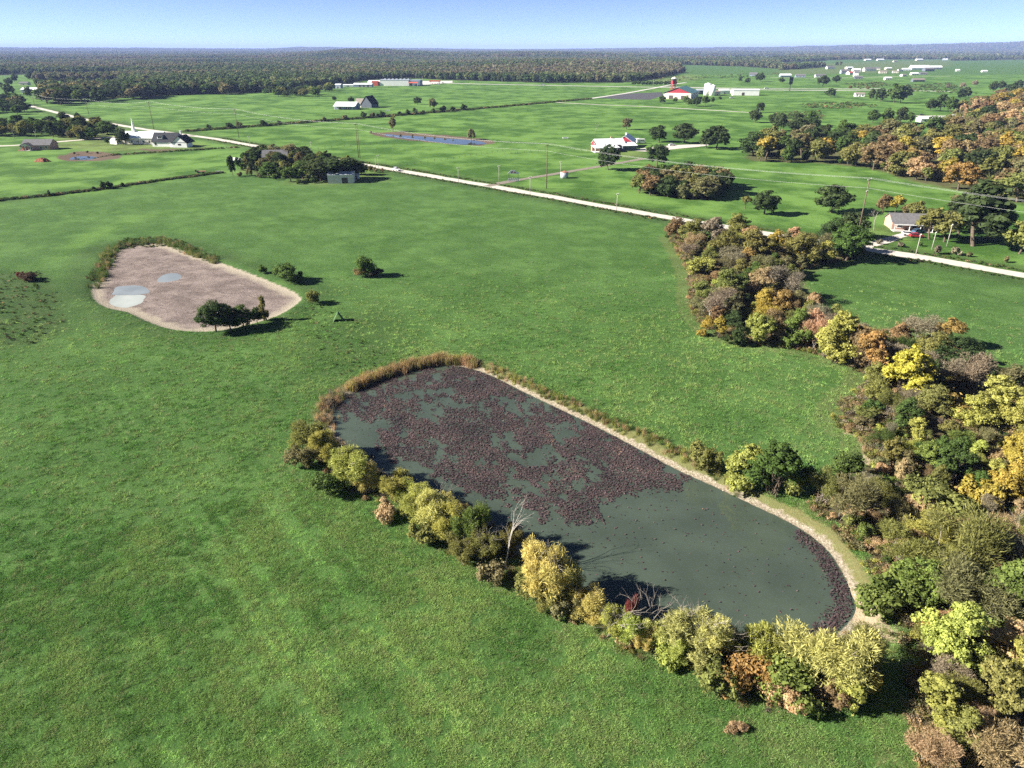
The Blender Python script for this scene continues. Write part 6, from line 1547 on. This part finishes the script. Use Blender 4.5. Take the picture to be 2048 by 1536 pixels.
# camper trailers beside the barn house
def trailer(px, rz, L_, label):
    x, y = G(*px); r = thing('camper_trailer', label, 'trailer', (x, y, .07), rz)
    MB().prism([(-L_/2, .6), (L_/2-.5, .6), (L_/2, 1.4), (L_/2-.3, 3.0), (-L_/2, 3.1)], -1.2, 1.2, 'y').build('body', M_WHITE, r)
    for u in (-L_*.28, .1, L_*.25): MB().box(u-.5, u+.5, -1.25, -1.19, 1.7, 2.4).build('window', M_GLASS, r)
    for u in (-.5, .5):
        for s in (-1.1, 1.1): MB().tube([(u, s-.1, .35), (u, s+.1, .35)], [.35, .35], 12).build('wheel', M_TYRE, r)
    MB().box(L_/2-.2, L_/2+1.1, -.1, .1, .5, .62).build('drawbar', M_DARKM, r); MB().box(-L_*.4, -L_*.4+.7, -1.26, -1.2, .65, 2.6).build('door', M_GALV, r)
trailer((1266,286), .1, 8.5, 'white camper trailer parked beyond the dark open garage'); trailer((1281,287), .05, 6.0, 'second shorter white trailer next to the camper')
# flat trailer, troughs, bales
x, y = G(402, 345.5); r = thing('hay_trailer', 'rusty flat hay trailer left by the fence line', 'trailer', (x, y, 0), .1)
MB().box(-2.6, 2.6, -1.1, 1.1, .7, .9).build('bed', M_RUST, r); MB().box(-2.6, -2.45, -1.1, 1.1, .9, 1.7).build('headboard', M_RUST, r)
for u in (-1.2, 1.4):
    for s in (-1, 1): MB().tube([(u, s-.1, .38), (u, s+.1, .38)], [.38, .38], 12).build('wheel', M_TYRE, r)
MB().box(2.6, 4.0, -.06, .06, .6, .7).build('drawbar', M_RUST, r)
def trough(px, L_, label, mat):
    x, y = G(*px); r = thing('water_trough', label, 'trough', (x, y, 0), .05)
    MB().box(-L_/2, L_/2, -.7, -.6, -.05, .9).box(-L_/2, L_/2, .6, .7, -.05, .9).box(-L_/2, -L_/2+.1, -.6, .6, -.05, .9).box(L_/2-.1, L_/2, -.6, .6, -.05, .9).build('basin', mat, r)
    MB().box(-L_/2+.1, L_/2-.1, -.6, .6, .1, .75).build('water', M_POND2, r)
trough((439,345.5), 3.4, 'white stock trough beside the hay trailer', M_TRIM); trough((1131,277), 4.0, 'pale stock trough in the pasture behind the barn house', M_TRIM)
trough((616,301.5), 3.0, 'white stock trough across the road from the farmstead', M_TRIM); trough((776,221.5), 4.5, 'white trough below the big dark house', M_TRIM)
# soil heap by the small pond
def heap(px, R_, H_, label, seed):
    x, y = G(*px); n = 22; V_ = [(0, 0, H_)]; Fs = []
    rg = random.Random(seed)
    for k in range(1, 5):
        for i in range(n):
            a = 2*math.pi*i/n; q = R_*k/4*(1+rg.uniform(-.18, .18)); V_.append((q*1.6*math.cos(a), q*math.sin(a), max(-.1, H_*(1-(k/4)**1.3)+rg.uniform(-.15, .15)*H_) if k < 4 else -.15))
    for i in range(n): Fs.append((0, 1+i, 1+(i+1) % n))
    for k in range(3):
        for i in range(n): Fs.append((1+k*n+i, 1+(k+1)*n+i, 1+(k+1)*n+(i+1) % n, 1+k*n+(i+1) % n))
    me = mesh_np('soil_heap', np.array(V_), Fs, M_SOIL); tag(ob('soil_heap', me, None, (x, y, Z(x, y))), label, 'soil heap')
heap((86,323), 3.2, 2.2, 'red soil heap left of the small dirt-rimmed pond', 3); heap((47,301), 2.0, 1.6, 'dark soil heap beside the dark-roofed house', 5)

# ================================================================== the air
hz = MB().box(-46000, 46000, -46000, 46000, -8, 215)
t = NT('thin_haze')
pv = t.n('ShaderNodeVolumePrincipled'); pv.inputs['Color'].default_value = (0.43, 0.56, 1.0, 1); pv.inputs['Density'].default_value = HAZE; pv.inputs['Anisotropy'].default_value = 0.0
o_ = t.n('ShaderNodeOutputMaterial'); t.l(pv.outputs[0], o_.inputs['Volume'])
h_o = hz.build('haze', t.m); tag(h_o, 'thin blue autumn haze over the whole countryside', None, None, 'stuff')
